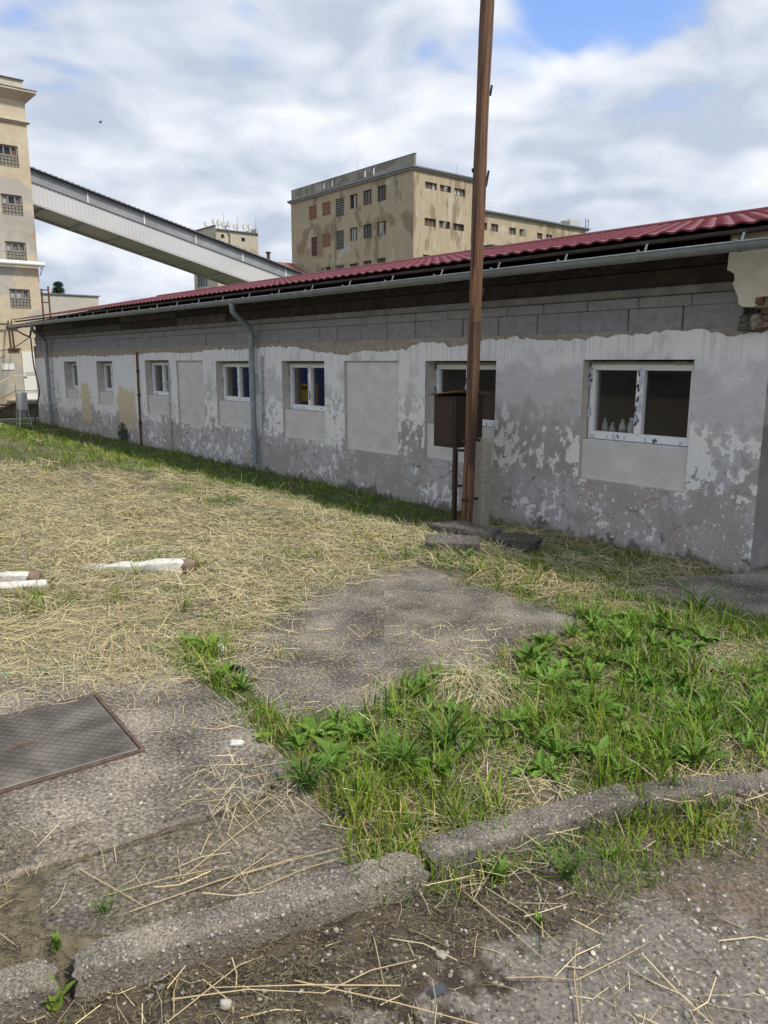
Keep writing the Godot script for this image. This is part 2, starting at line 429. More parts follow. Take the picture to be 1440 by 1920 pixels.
func make_sky() -> Sky:
	var W := 2048; var H := 1024
	var b := PackedByteArray(); b.resize(W * H * 3)
	var n1 := fnl(71, 1.1, 6); var n2 := fnl(72, 3.2, 6); var n3 := fnl(73, 1.0, 3); var n4 := fnl(74, 2.0, 2)
	# places where the cloud is thin; the gaps themselves take their ragged shape from the noise
	var thin := [[Vector3(-.163, .386, -1.0), .05, .65], [Vector3(.225, .455, -1.0), .10, .72], [Vector3(.34, .43, -1.0), .08, .4], [Vector3(-.38, .345, -1.0), .06, .3], [Vector3(-.62, .9, -.6), .2, .5], [Vector3(.1, .95, .4), .25, .5], [Vector3(-.9, .5, .5), .2, .5], [Vector3(.8, .6, .7), .2, .5], [Vector3(.1, .62, -.9), .14, .5]]
	for q in thin: q[0] = q[0].normalized()
	for y in H:
		var th := PI * (y + 0.5) / H
		var dy := cos(th); var sr := sin(th)
		for x in W:
			var i := (y * W + x) * 3
			if y > H / 2 + 8:
				b[i] = 120; b[i + 1] = 117; b[i + 2] = 108; continue
			var ph := TAU * (x + 0.5) / W
			var d := Vector3(sin(ph) * sr, dy, -cos(ph) * sr)
			var fl := 1.0 / (absf(d.y) + 0.28)
			var p := Vector3(d.x * fl, d.y * 1.6, d.z * fl)
			var wp := Vector3(n4.get_noise_3dv(p), 0, n4.get_noise_3dv(p + Vector3(20, 5, 0))) * .10
			p += wp
			var a := n1.get_noise_3dv(p); var c := n2.get_noise_3dv(p * Vector3(1, 1.4, 1)); var e := n3.get_noise_3dv(p + Vector3(9, 3, 1))
			var cov := 0.74 + a * 0.75 + c * 0.50
			for q in thin:
				var dd: float = d.distance_to(q[0]) / q[1]
				if dd < 2.6: cov -= q[2] * exp(-dd * dd)
			cov += 0.3 * smoothstep(0.30, 0.02, d.y)
			var blue := Vector3(.14, .30, .70).lerp(Vector3(.40, .54, .80), smoothstep(0.55, 0.05, d.y))
			var shade := clampf(0.46 + c * 1.15 + e * 0.75 - a * 0.2, 0, 1)
			var cl := Vector3(.42, .475, .575).lerp(Vector3(.73, .755, .80), shade)
			put(b, i, blue.lerp(cl, smoothstep(0.0, 0.42, cov)))
	var sm := PanoramaSkyMaterial.new()
	var im := Image.create_from_data(W, H, false, Image.FORMAT_RGB8, b)
	sm.panorama = ImageTexture.create_from_image(im)
	sm.energy_multiplier = 1.0
	var sk := Sky.new()
	sk.sky_material = sm
	return sk

# wall sheet with rectangular holes; T.x along, T.y up, T.z outward. Reveals go inward by depth.
func holes_wall(mb: MB, T: Transform3D, r: Rect2, holes: Array, depth := 0.2) -> void:
	var xs := [r.position.x, r.end.x]; var ys := [r.position.y, r.end.y]
	for q in holes:
		xs.append_array([q.position.x, q.end.x]); ys.append_array([q.position.y, q.end.y])
	xs.sort(); ys.sort()
	for i in xs.size() - 1:
		if xs[i + 1] - xs[i] < 1e-4: continue
		for j in ys.size() - 1:
			if ys[j + 1] - ys[j] < 1e-4: continue
			var ce := Vector2((xs[i] + xs[i + 1]) * 0.5, (ys[j] + ys[j + 1]) * 0.5)
			if not r.has_point(ce): continue
			var inside := false
			for q in holes:
				if q.has_point(ce): inside = true
			if inside: continue
			var cs := []; var us := []
			for k in [[i, j], [i + 1, j], [i + 1, j + 1], [i, j + 1]]:
				var x: float = xs[k[0]]; var y: float = ys[k[1]]
				cs.append(T * Vector3(x, y, 0)); us.append(Vector2((x - r.position.x) / r.size.x, 1.0 - (y - r.position.y) / r.size.y))
			mb.quad(cs[0], cs[1], cs[2], cs[3], us[0], us[1], us[2], us[3])
	if depth <= 0.0: return
	for q in holes:
		var a: Vector2 = q.position; var e: Vector2 = q.end
		var ps := [Vector2(a.x, a.y), Vector2(e.x, a.y), Vector2(e.x, e.y), Vector2(a.x, e.y)]
		for k in 4:
			var s: Vector2 = ps[k]; var f: Vector2 = ps[(k + 1) % 4]
			var us := Vector2((s.x - r.position.x) / r.size.x, 1.0 - (s.y - r.position.y) / r.size.y)
			mb.quad(T * Vector3(s.x, s.y, 0), T * Vector3(f.x, f.y, 0), T * Vector3(f.x, f.y, -depth), T * Vector3(s.x, s.y, -depth), us, us, us, us)

# [u near, u far, v bottom, v top, frame bottom v (0 = blank panel), reveal depth]
const OPEN := [[.72, 2.02, .70, 2.02, 1.15, .11], [3.31, 4.60, .69, 2.01, 1.17, .18], [5.16, 6.44, .66, 2.01, 0.0, .03],
	[6.97, 8.23, .71, 2.01, 1.19, .14], [9.35, 10.63, .76, 2.01, 1.25, .14], [11.17, 12.40, .70, 2.02, 0.0, .03],
	[12.77, 14.05, .83, 2.03, 1.25, .15], [16.06, 17.18, .91, 2.01, 1.24, .18], [18.70, 19.78, .98, 2.0, 1.24, .2]]
const TOPS := [[-.1, 2.30], [.33, 2.23], [.6, 2.30], [1.34, 2.29], [1.9, 2.25], [2.35, 2.23], [3.15, 2.29], [3.87, 2.22], [4.06, 2.18], [4.3, 2.25], [4.79, 2.25], [5.0, 2.17], [5.4, 2.13], [5.72, 2.15], [6.0, 2.15], [6.51, 2.10], [7.2, 2.16], [7.69, 2.23], [8.71, 2.26], [9.5, 2.22], [10.7, 2.23], [11.8, 2.18], [13.19, 2.20], [14.3, 2.17], [16.4, 2.13], [18.0, 2.16], [20.67, 2.12], [21.6, 2.12], [22.6, 2.10]]
var edge_noise: FastNoiseLite
func vtop(u: float) -> float:
	for i in TOPS.size() - 1:
		if u <= TOPS[i + 1][0]:
			var t: float = (u - TOPS[i][0]) / (TOPS[i + 1][0] - TOPS[i][0])
			return lerpf(TOPS[i][1], TOPS[i + 1][1], t) + edge_noise.get_noise_1d(u * 6.0) * 0.045
	return 2.1

func window_part(parent: Node3D, u0: float, u1: float, v0: float, v1: float, w: float, scraps: int, sd: int) -> void:
	var wn := Node3D.new(); wn.name = "window"; parent.add_child(wn, true)
	wn.position = L((u0 + u1) * 0.5, v0, w)
	var W := u1 - u0; var H := v1 - v0
	var f := MB.new()
	var b := 0.062
	f.box(Vector3(0, 0.042, 0), Vector3(W, 0.084, 0.07), Basis.IDENTITY, 0.006)
	f.box(Vector3(0, H - b * 0.5, 0), Vector3(W, b, 0.07), Basis.IDENTITY, 0.006)
	for s in [-1, 1]: f.box(Vector3(s * (W - b) * 0.5, (H + 0.084 - b) * 0.5, 0), Vector3(b, H - b - 0.084, 0.07), Basis.IDENTITY, 0.006)
	part("frame", f.mesh(M.pvc), wn)
	var g := MB.new()
	g.box(Vector3(0, (H + 0.084 - b) * 0.5, 0.004), Vector3(0.085, H - b - 0.084, 0.075), Basis.IDENTITY, 0.006)
	part("mullion", g.mesh(M.pvc), wn)
	var pw := W * 0.5 - b - 0.0425
	for s in [-1, 1]:
		var q := MB.new()
		var x0: float = s * (0.0425 + pw * 0.5)
		q.quad(Vector3(x0 - pw * 0.5, 0.084, -0.01), Vector3(x0 + pw * 0.5, 0.084, -0.01), Vector3(x0 + pw * 0.5, H - b, -0.01), Vector3(x0 - pw * 0.5, H - b, -0.01))
		q.quad(Vector3(x0 - pw * 0.5, 0.084, -0.03), Vector3(x0 + pw * 0.5, 0.084, -0.03), Vector3(x0 + pw * 0.5, H - b, -0.03), Vector3(x0 - pw * 0.5, H - b, -0.03))
		part("pane", q.mesh(M.glass), wn)
	var r := RandomNumberGenerator.new(); r.seed = sd
	# mounting foam above the frame, and torn strips of protective film with dark print
	var fo := MB.new()
	var x := -W * 0.5
	while x < W * 0.5 - 0.02:
		var l := r.randf_range(0.03, 0.09)
		l = minf(l, W * 0.5 - x)
		fo.box(Vector3(x + l * 0.5, H + 0.014, 0.01), Vector3(l, r.randf_range(0.028, 0.046), r.randf_range(0.05, 0.075)), Basis(Vector3.BACK, r.randf_range(-0.12, 0.12)), 0.012)
		x += l * 0.9
	part("mounting_foam", fo.mesh(M.foam), wn).set_meta("kind", "stuff")
	if scraps > 0:
		for kind in 2:
			var fs := MB.new()
			for k in scraps:
				var side := r.randi_range(0, 3)
				var p: Vector3
				if side == 0: p = Vector3(r.randf_range(-0.45, 0.45) * W, r.randf_range(0.02, 0.05), 0.037)
				elif side == 1: p = Vector3(r.randf_range(-0.025, 0.025), r.randf_range(0.15, 0.95) * H, 0.043)
				elif side == 2: p = Vector3(-W * 0.5 + 0.01, r.randf_range(0.35, 0.98) * H, 0.037)
				else: p = Vector3(-W * 0.5 + 0.01, r.randf_range(0.35, 0.98) * H, 0.037) if r.randf() < 0.6 else Vector3(W * 0.5 - 0.02, r.randf_range(0.8, 0.97) * H, 0.037)
				var ln := r.randf_range(0.015, 0.06) * (1.0 if side > 0 else 0.4); var wd := r.randf_range(0.006, 0.016)
				if kind == 1: wd *= 1.6; ln *= 1.5
				var an := r.randf_range(-0.5, 0.5)
				var ax := Vector3(sin(an), cos(an), 0); var sx := Vector3(cos(an), -sin(an), 0)
				var lift := Vector3(0, 0, r.randf_range(0.004, 0.02))
				fs.quad(p - ax * ln - sx * wd, p - ax * ln * 0.8 + sx * wd, p + sx * wd * 0.6 + lift * 0.4, p - sx * wd + lift * 0.3)
				fs.quad(p - sx * wd + lift * 0.3, p + sx * wd * 0.6 + lift * 0.4, p + ax * ln + sx * wd * 1.2 + lift, p + ax * ln * 0.7 - sx * wd * 0.4 + lift)
			part("film_scraps" if kind == 0 else "film", fs.mesh(M.film if kind == 0 else M.filmblue), wn).set_meta("kind", "stuff")

func build_long_building() -> void:
	edge_noise = fnl(61, 0.8, 4)
	var root := thing("long_building", "long low building with peeling white and grey wall and red tiled roof", "building", O, YAW)
	long_root = root
	var LEN := 22.55
	# --- coat of old plaster, three stretches of texture on one mesh
	var coat := ArrayMesh.new()
	var base := MB.new()
	var segs := [[0.0, 5.0, 290.0, 0.025], [5.0, 11.0, 165.0, 0.04], [11.0, LEN, 95.0, 0.06]]
	for s in segs:
		var tx := wall_textures(s[0], s[1], s[2])
		var m := uv_mat(tx[0], 0.93)
		bump(m, tx[1], 0.9)
		var mb := MB.new()
		var us := []
		var k := int((s[1] - s[0]) / s[3])
		for i in k + 1: us.append(s[0] + (s[1] - s[0]) * i / k)
		for o in OPEN:
			for e in [o[0], o[1]]:
				if e > s[0] and e < s[1]: us.append(e)
		us.sort()
		for i in us.size() - 1:
			var a: float = us[i]; var b: float = us[i + 1]
			if b - a < 1e-4: continue
			var runs := [[-0.3, -0.3, vtop(a), vtop(b)]]
			for o in OPEN:
				if (a + b) * 0.5 > o[0] and (a + b) * 0.5 < o[1]:
					runs = [[-0.3, -0.3, o[2], o[2]], [o[3], o[3], vtop(a), vtop(b)]]
			for q in runs:
				var fu := func(u: float, v: float) -> Vector2: return Vector2((u - s[0]) / (s[1] - s[0]), 1.0 - clampf(v, .004, 2.396) / 2.4)
				if q[0] < 0.0:
					mb.quad(L(b, -0.3, 0), L(a, -0.3, 0), L(a, 0, 0), L(b, 0, 0), fu.call(b, .004), fu.call(a, .004), fu.call(a, .006), fu.call(b, .006))
					q[0] = 0.0; q[1] = 0.0
				mb.quad(L(b, q[1], 0), L(a, q[0], 0), L(a, q[2], 0), L(b, q[3], 0), fu.call(b, q[1]), fu.call(a, q[0]), fu.call(a, q[2]), fu.call(b, q[3]))
			var ta := vtop(a); var tb := vtop(b)
			base.quad(L(b, tb, 0), L(a, ta, 0), L(a, ta, -0.05), L(b, tb, -0.05))
		mb.mesh(m, coat)
	part("plaster_coat", coat, root)
	# curled flakes of paint that stand off the wall along the edges of the sound paint
	var fk := RandomNumberGenerator.new(); fk.seed = 15
	var fm := MB.new()
	for p in flake_spots:
		if fk.randf() > (.5 if p.x < 5.0 else .8): continue
		var inside := false
		for o in OPEN:
			if p.x > o[0] - .03 and p.x < o[1] + .03 and p.y > o[2] - .03 and p.y < o[3] + .03: inside = true
		if inside or p.y > vtop(p.x) - .06: continue
		var sz := fk.randf_range(.008, .028) * (1.0 if p.x < 5.0 else 1.4)
		var an := fk.randf() * TAU
		var ax := Vector3(cos(an), sin(an), 0) * sz; var ay := Vector3(-sin(an), cos(an), 0) * sz * fk.randf_range(.5, 1.2)
		var c := L(p.x, p.y, .002); var lift := Vector3(0, 0, sz * fk.randf_range(.15, .7))
		fm.quad(c - ax - ay * .7, c - ax * .6 + ay, c + ay * .8 + lift * .35, c - ay + lift * .3)
		fm.quad(c - ay + lift * .3, c + ay * .8 + lift * .35, c + ax * fk.randf_range(.6, 1.1) + ay * .5 + lift, c + ax * .8 - ay * .6 + lift * .9)
	part("paint_flakes", fm.mesh(M.flake), root).set_meta("kind", "stuff")
	# --- masonry behind it
	var hs := []
	for o in OPEN: hs.append(Rect2(-o[1], o[2], o[1] - o[0], o[3] - o[2]))
	holes_wall(base, Transform3D(Basis.IDENTITY, Vector3(0, 0, -0.032)), Rect2(-LEN, -0.3, LEN, 2.61), hs, 0.0)
	part("render_layer", base.mesh(M.render), root)
	var inn := MB.new()
	var hs2 := []
	for o in OPEN:
		if o[4] > 0.0: hs2.append(Rect2(-o[1], o[4], o[1] - o[0], o[3] - o[4]))
	holes_wall(inn, Transform3D(Basis.IDENTITY, Vector3(0, 0, -0.33)), Rect2(-LEN, -0.3, LEN, 3.1), hs2, 0.0)
	for uu in [2.65, 4.9, 8.75, 12.0, 15.2, 18.0]:
		inn.box(L(uu, 1.4, -2.6), Vector3(0.12, 2.8, 4.5))
	inn.box(L(LEN * 0.5, 1.4, -4.9), Vector3(LEN - 0.1, 2.8, 0.12))
	inn.box(L(LEN * 0.5, 0.1, -2.6), Vector3(LEN - 0.1, 0.1, 4.6))
	inn.box(L(LEN * 0.5, 2.75, -2.6), Vector3(LEN - 0.1, 0.08, 4.6))
	part("interior_wall", inn.mesh(M.inside), root)
	# --- infill of the former large openings
	for o in OPEN:
		var top: float = o[4] if o[4] > 0.0 else o[3]
		var mb := MB.new()
		mb.box(L((o[0] + o[1]) * 0.5, (o[2] + top) * 0.5, -0.185), Vector3(o[1] - o[0] - 0.006, top - o[2] - 0.004, 0.30 - 0.004), Basis.IDENTITY, 0.004)
		var pn := part("infill_panel", mb.mesh(M.panel), root)
		pn.set_meta("label", "smooth grey plastered infill panel")
		# reveals: the coat's broken edge all round, deeper at the window
		var ed := MB.new()
		for uu in [o[1] - 0.001, o[0] + 0.001]: ed.quad(L(uu, o[2], 0.0), L(uu, top, 0.0), L(uu, top, -0.05), L(uu, o[2], -0.05))
		ed.quad(L(o[0], o[2] + 0.001, 0.0), L(o[1], o[2] + 0.001, 0.0), L(o[1], o[2] + 0.001, -0.05), L(o[0], o[2] + 0.001, -0.05))
		if o[4] <= 0.0: ed.quad(L(o[0], top - 0.001, 0.0), L(o[1], top - 0.001, 0.0), L(o[1], top - 0.001, -0.05), L(o[0], top - 0.001, -0.05))
		part("coat_edge", ed.mesh(M.reveal), root)
		if o[4] > 0.0:
			var rv := MB.new()
			var y0: float = o[4]; var y1: float = o[3]
			rv.quad(L(o[1] - 0.002, y0, 0.0), L(o[1] - 0.002, y1, 0.0), L(o[1] - 0.002, y1, -0.33), L(o[1] - 0.002, y0, -0.33))
			rv.quad(L(o[0] + 0.002, y0, 0.0), L(o[0] + 0.002, y1, 0.0), L(o[0] + 0.002, y1, -0.33), L(o[0] + 0.002, y0, -0.33))
			rv.quad(L(o[0], y1 - 0.002, 0.0), L(o[1], y1 - 0.002, 0.0), L(o[1], y1 - 0.002, -0.33), L(o[0], y1 - 0.002, -0.33))
			part("reveal", rv.mesh(M.reveal), root)
			var near: bool = o[0] < 9.0
			window_part(root, o[0] + 0.025, o[1] - 0.02, y0 + 0.004, y1 - 0.05, -o[5] - 0.035, 20 if near else 6, int(o[0] * 100))
	# --- exposed aerated-concrete blocks, two courses, each block a piece
	var meshes := []
	for k in 10:
		var mb := MB.new()
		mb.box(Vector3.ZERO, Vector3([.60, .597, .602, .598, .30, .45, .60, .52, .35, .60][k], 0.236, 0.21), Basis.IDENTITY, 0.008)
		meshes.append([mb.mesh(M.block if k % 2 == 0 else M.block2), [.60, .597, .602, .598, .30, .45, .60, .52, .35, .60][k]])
	var half := []
	for k in 6:
		var mb := MB.new()
		var wd: float = [.60, .58, .62, .60, .40, .55][k]
		mb.box(Vector3.ZERO, Vector3(wd, 0.108, 0.21), Basis.IDENTITY, 0.008)
		half.append([mb.mesh(M.block2 if k % 3 else M.block), wd])
	var order := [0, 1, 2, 6, 3, 9, 0, 4, 1, 2, 6, 5, 3, 9, 0, 8, 1, 2, 7, 6, 3, 9, 4, 0, 1, 2, 3]
	var u := 0.30; var i := 0
	while u < LEN - 0.2:
		var q = meshes[order[i % order.size()]]
		var wd: float = minf(q[1], LEN - 0.02 - u)
		var sc: float = wd / q[1]
		var bk := part("block", q[0], root, L(u + wd * 0.5, 2.418 + rng.randf_range(-.003, .003), -0.148 + rng.randf_range(-.008, .008)), Basis.from_euler(Vector3(rng.randf_range(-.01, .01), rng.randf_range(-.008, .008), rng.randf_range(-.004, .004))).scaled(Vector3(sc, 1, 1)))
		bk.set_meta("piece", true)
		u += wd + rng.randf_range(0.004, 0.014); i += 1
	u = 0.22; i = 0
	while u < LEN - 0.2:
		var q = half[[0, 1, 2, 3, 5, 0, 4, 2, 1][i % 9]]
		var wd: float = minf(q[1], LEN - 0.02 - u)
		part("block", q[0], root, L(u + wd * 0.5, 2.592, -0.146 + rng.randf_range(-.008, .008)), Basis.from_euler(Vector3(0, rng.randf_range(-.008, .008), rng.randf_range(-.005, .005))).scaled(Vector3(wd / q[1], 1, 1)))
		u += wd + rng.randf_range(0.004, 0.010); i += 1
	var rb := MB.new()
	rb.box(L(LEN * 0.5 + 0.06, 2.31, -0.18), Vector3(LEN - 0.12, 0.012, 0.25))
	part("mortar_bed", rb.mesh(M.ring), root)
	rb = MB.new()
	rb.box(L(LEN * 0.5 + 0.10, 2.505, -0.22), Vector3(LEN - 0.2, 0.38, 0.16))
	part("mortar", rb.mesh(M.conc_dark), root)
	# ring beam: rough concrete strip with an uneven top
	var rg := MB.new()
	var x := 0.15
	while x < LEN:
		var l := minf(rng.randf_range(1.5, 2.6), LEN - x)
		rg.box(L(x + l * 0.5, 2.695, -0.150 + rng.randf_range(-.006, .006)), Vector3(l, 0.085, 0.22), Basis(Vector3.BACK, rng.randf_range(-.003, .003)), 0.010)
		x += l
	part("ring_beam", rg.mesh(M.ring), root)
	# --- dark wall-plate boards above, each a piece
	x = 0.3; i = 0
	while x < LEN:
		var l := minf([3.4, 2.7, 3.9, 2.2, 3.1][i % 5], LEN - x)
		var mb := MB.new()
		mb.box(Vector3.ZERO, Vector3(l - 0.012, 0.165, 0.05), Basis.IDENTITY, 0.006)
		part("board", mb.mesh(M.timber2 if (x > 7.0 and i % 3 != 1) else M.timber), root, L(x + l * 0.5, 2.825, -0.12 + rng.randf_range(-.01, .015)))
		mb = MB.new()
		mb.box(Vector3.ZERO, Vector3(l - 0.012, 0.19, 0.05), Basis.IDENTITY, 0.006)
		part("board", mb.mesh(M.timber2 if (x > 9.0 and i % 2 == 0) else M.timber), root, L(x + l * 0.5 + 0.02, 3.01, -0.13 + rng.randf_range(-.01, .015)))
		x += l; i += 1
	# --- roof: rafters, fascia, sheets pressed in tile relief
	var RS := 0.196           # slope
	var tilt := 0.0045        # eaves climb a little to the far end
	var e0 := 3.135           # height of the sheet's lower edge
	var ew := 0.47
	var raf := MB.new()
	raf.box(Vector3(0, 0, 0), Vector3(0.09, 0.13, 5.0), Basis(Vector3.RIGHT, atan(RS)), 0.005)
	var rafm := raf.mesh(M.timber)
	for k in 26:
		var uu := 0.45 + k * 0.88
		part("rafter", rafm, root, L(uu, e0 + uu * tilt + 2.1 * RS - 0.115, ew - 0.05 - 2.45 * cos(atan(RS))))
	var fas := MB.new()
	fas.box(Vector3.ZERO, Vector3(LEN + 0.3, 0.03, 0.09))
	part("batten", fas.mesh(M.timber), root, L(LEN * 0.5, e0 + LEN * 0.5 * tilt - 0.035, ew - 0.06), Basis(Vector3.BACK, -tilt))
	var sof := MB.new()
	sof.quad(Vector3(LEN * 0.5 + 0.2, 0, 0), Vector3(-LEN * 0.5 - 0.2, 0, 0), Vector3(-LEN * 0.5 - 0.2, 4.7 * RS, -4.7), Vector3(LEN * 0.5 + 0.2, 4.7 * RS, -4.7))
	part("sarking", sof.mesh(M.timber), root, L(LEN * 0.5, e0 + LEN * 0.5 * tilt - 0.052, ew - 0.10), Basis(Vector3.BACK, -tilt))
	var sheet := roof_sheet(1.1, 4.9)
	var sl := Basis(Vector3.RIGHT, atan(RS))
	for k in 21:
		var uu := -0.16 + 1.1 * (k + 0.5)
		part("roof_sheet", sheet, root, L(uu, e0 + uu * tilt, ew), Basis(Vector3.BACK, -tilt) * sl)
	var back := Basis(Vector3.UP, PI) * sl
	for k in 21:
		var uu := -0.16 + 1.1 * (k + 0.5)
		part("roof_sheet", sheet, root, L(uu, e0 + uu * tilt, ew - 9.56), Basis(Vector3.BACK, -tilt) * back)
	var rc := MB.new()
	rc.tube(PackedVector3Array([L(-0.18, e0 + 4.78 * RS + .02, ew - 4.78), L(22.96, e0 + 4.78 * RS + .02 + 23 * tilt, ew - 4.78)]), PackedFloat32Array([.05, .05]), 10)
	part("ridge_cap", rc.mesh(M.roof), root)
	# --- gutter in lengths, with brackets
	x = -0.35; i = 0
	while x < 22.8:
		var l := minf(4.0, 22.8 - x)
		var gt := MB.new()
		var p0 := L(x, 2.985 + x * tilt, 0.565); var p1 := L(x + l + 0.03, 2.985 + (x + l) * tilt, 0.565)
		gt.tube(PackedVector3Array([p0, p1]), PackedFloat32Array([.071 + (i % 2) * .0025, .071 + (i % 2) * .0025]), 14, PI, TAU, false)
		gt.tube(PackedVector3Array([p0, p1]), PackedFloat32Array([.066, .066]), 14, PI, TAU, false)
		gt.tube(PackedVector3Array([p0 + Vector3(0, 0, .072), p1 + Vector3(0, 0, .072)]), PackedFloat32Array([.009, .009]), 8)
		part("gutter", gt.mesh(M.zinc if i % 2 else M.zinc2), root)
		x += l; i += 1
	var br := MB.new()
	br.tube(PackedVector3Array([Vector3(0, 0, 0), Vector3(.028, 0, 0)]), PackedFloat32Array([.0765, .0765]), 14, PI, TAU, false)
	br.box(Vector3(.014, .045, -.05), Vector3(.020, .10, .005), Basis(Vector3.RIGHT, -0.4))
	br.box(Vector3(.014, .012, .075), Vector3(.028, .03, .008))
	var brm := br.mesh(M.zinc2)
	for k in 25:
		var uu := 0.1 + k * 0.92
		part("gutter_bracket", brm, root, L(uu, 2.985 + uu * tilt, 0.565))
	# --- downpipes
	for s in [[8.86, 9.06, 0.16, .052], [20.55, 20.98, 0.12, .052]]:
		var dp := Node3D.new(); dp.name = "downpipe"; root.add_child(dp, true)
		var pp := MB.new()
		var yt: float = 3.0 + s[0] * tilt
		pp.tube(PackedVector3Array([L(s[0], yt, .565), L(s[0], yt - .10, .565), L(lerpf(s[0], s[1], .06), yt - .19, .555), L(lerpf(s[0], s[1], .22), yt - .26, .47), L(lerpf(s[0], s[1], .92), yt - .45, .14), L(s[1], yt - .54, .10), L(s[1], 1.9, .10), L(s[1], .95, .10), L(s[1], s[2], .10)]), PackedFloat32Array([.062, .05, .05, .05, .05, .052, .052, .052, .052]), 14)
		part("pipe", pp.mesh(M.zinc2), dp)
		for yy in [2.42, 1.75, 0.72, 0.55]:
			var cb := MB.new()
			cb.tube(PackedVector3Array([L(s[1], yy - .025, .10), L(s[1], yy + .025, .10)]), PackedFloat32Array([.0575, .0575]), 14)
			cb.box(L(s[1], yy, .03), Vector3(.02, .02, .10))
			part("clamp", cb.mesh(M.zinc2), dp)
	# --- conduits on the wall
	for s in [[14.40, 2.22, .05, M.rust, .024], [12.72, 1.95, .05, M.lightgrey, .016], [8.83, 2.1, .75, M.lightgrey, .018], [20.72, 2.1, .15, M.lightgrey, .012]]:
		var cd := MB.new()
		cd.tube(PackedVector3Array([L(s[0], s[1], .035), L(s[0] + .03, (s[1] + s[2]) * .5, .035), L(s[0] + .06, s[2], .035)]), PackedFloat32Array([s[4], s[4], s[4]]), 8)
		for yy in [.25, .55, .8]:
			cd.box(L(s[0] + .06 * (1.0 - yy), lerpf(s[2], s[1], yy), .03), Vector3(s[4] * 3.4, .05, .06), Basis.IDENTITY, .004)
		part("conduit", cd.mesh(s[3]), root)
	# --- broken plaster cornice left at the near corner
	var cn := MB.new()
	var cp := PackedVector2Array([Vector2(-.12, 3.10), Vector2(.30, 3.10), Vector2(.31, 2.80), Vector2(.28, 2.79), Vector2(.24, 2.76), Vector2(.235, 2.71), Vector2(.25, 2.68), Vector2(.22, 2.62), Vector2(.19, 2.56), Vector2(.18, 2.50), Vector2(.14, 2.475), Vector2(.05, 2.47), Vector2(.02, 2.485), Vector2(-.005, 2.55), Vector2(-.12, 2.56)])
	prism(cn, cp, 0.30, -0.5)
	part("cornice", cn.mesh(M.cornice), root)
	var hk := MB.new()
	hk.box(L(.005, 2.52, .27), Vector3(.07, .07, .06), Basis.IDENTITY, .006)
	part("steel_plate", hk.mesh(M.rust), root)
	# crumbling brick ends under the cornice
	var rk := RandomNumberGenerator.new(); rk.seed = 9
	for k in 7:
		var mb := rock(Vector3(rk.randf_range(.07, .13), rk.randf_range(.05, .08), .14), 3, .02, 300 + k)
		part("brick", commit_st(mb, [M.brown_conc, M.conc_pale, M.conc_dark][k % 3]), root, L(.06 + (k % 3) * .085, 2.33 + (k / 3) * .065, -.03 + rk.randf_range(0, .05)), Basis.from_euler(Vector3(rk.randf() * .4, rk.randf() * .5, rk.randf() * .4)))
	# --- end walls and back wall
	var ft := uv_mat(facade_texture(512, 256, 9.0, 3.5, [Vector3(.40, .39, .39), Vector3(.50, .49, .48), Vector3(.26, .25, .25), Vector3(.60, .57, .50)], 81, .2, .05))
	for s in [0.0, LEN]:
		var gw := MB.new()
		var y1 := 2.47
		gw.quad(L(s, -.3, -.002), L(s, -.3, -9.0), L(s, y1, -9.0), L(s, y1, -.002), Vector2(0, 1), Vector2(1, 1), Vector2(1, 0), Vector2(0, 0))
		gw.quad(L(s + (.02 if s > 0 else -.02), y1, -.1), L(s, y1, -9.0), L(s, 3.2, -9.0), L(s + (.02 if s > 0 else -.02), 3.2, -.1), Vector2(0, .3), Vector2(1, .3), Vector2(1, 0), Vector2(0, 0))
		gw.tri(L(s, 3.2, -.1), L(s, 3.2, -9.0), L(s, 4.1, -4.5), Vector2(0, 0), Vector2(1, 0), Vector2(.5, .1))
		part("end_wall", gw.mesh(ft), root)
	var bw := MB.new()
	bw.quad(L(0, -.3, -9.0), L(LEN, -.3, -9.0), L(LEN, 3.2, -9.0), L(0, 3.2, -9.0))
	part("back_wall", bw.mesh(M.wall_pale), root)

func prism(mb: MB, poly: PackedVector2Array, w1: float, w0: float) -> void:
	var ix := Geometry2D.triangulate_polygon(poly)
	for k in range(0, ix.size(), 3):
		var a := poly[ix[k]]; var b := poly[ix[k + 1]]; var c := poly[ix[k + 2]]
		var f := (b - a).cross(c - a) < 0.0
		for w in [w1, w0]:
			var A := L(a.x, a.y, w); var B := L(b.x, b.y, w); var C := L(c.x, c.y, w)
			if f == (w == w1): mb.tri(A, B, C)
			else: mb.tri(A, C, B)
	for k in poly.size():
		var a := poly[k]; var b := poly[(k + 1) % poly.size()]
		mb.quad(L(a.x, a.y, w1), L(b.x, b.y, w1), L(b.x, b.y, w0), L(a.x, a.y, w0))

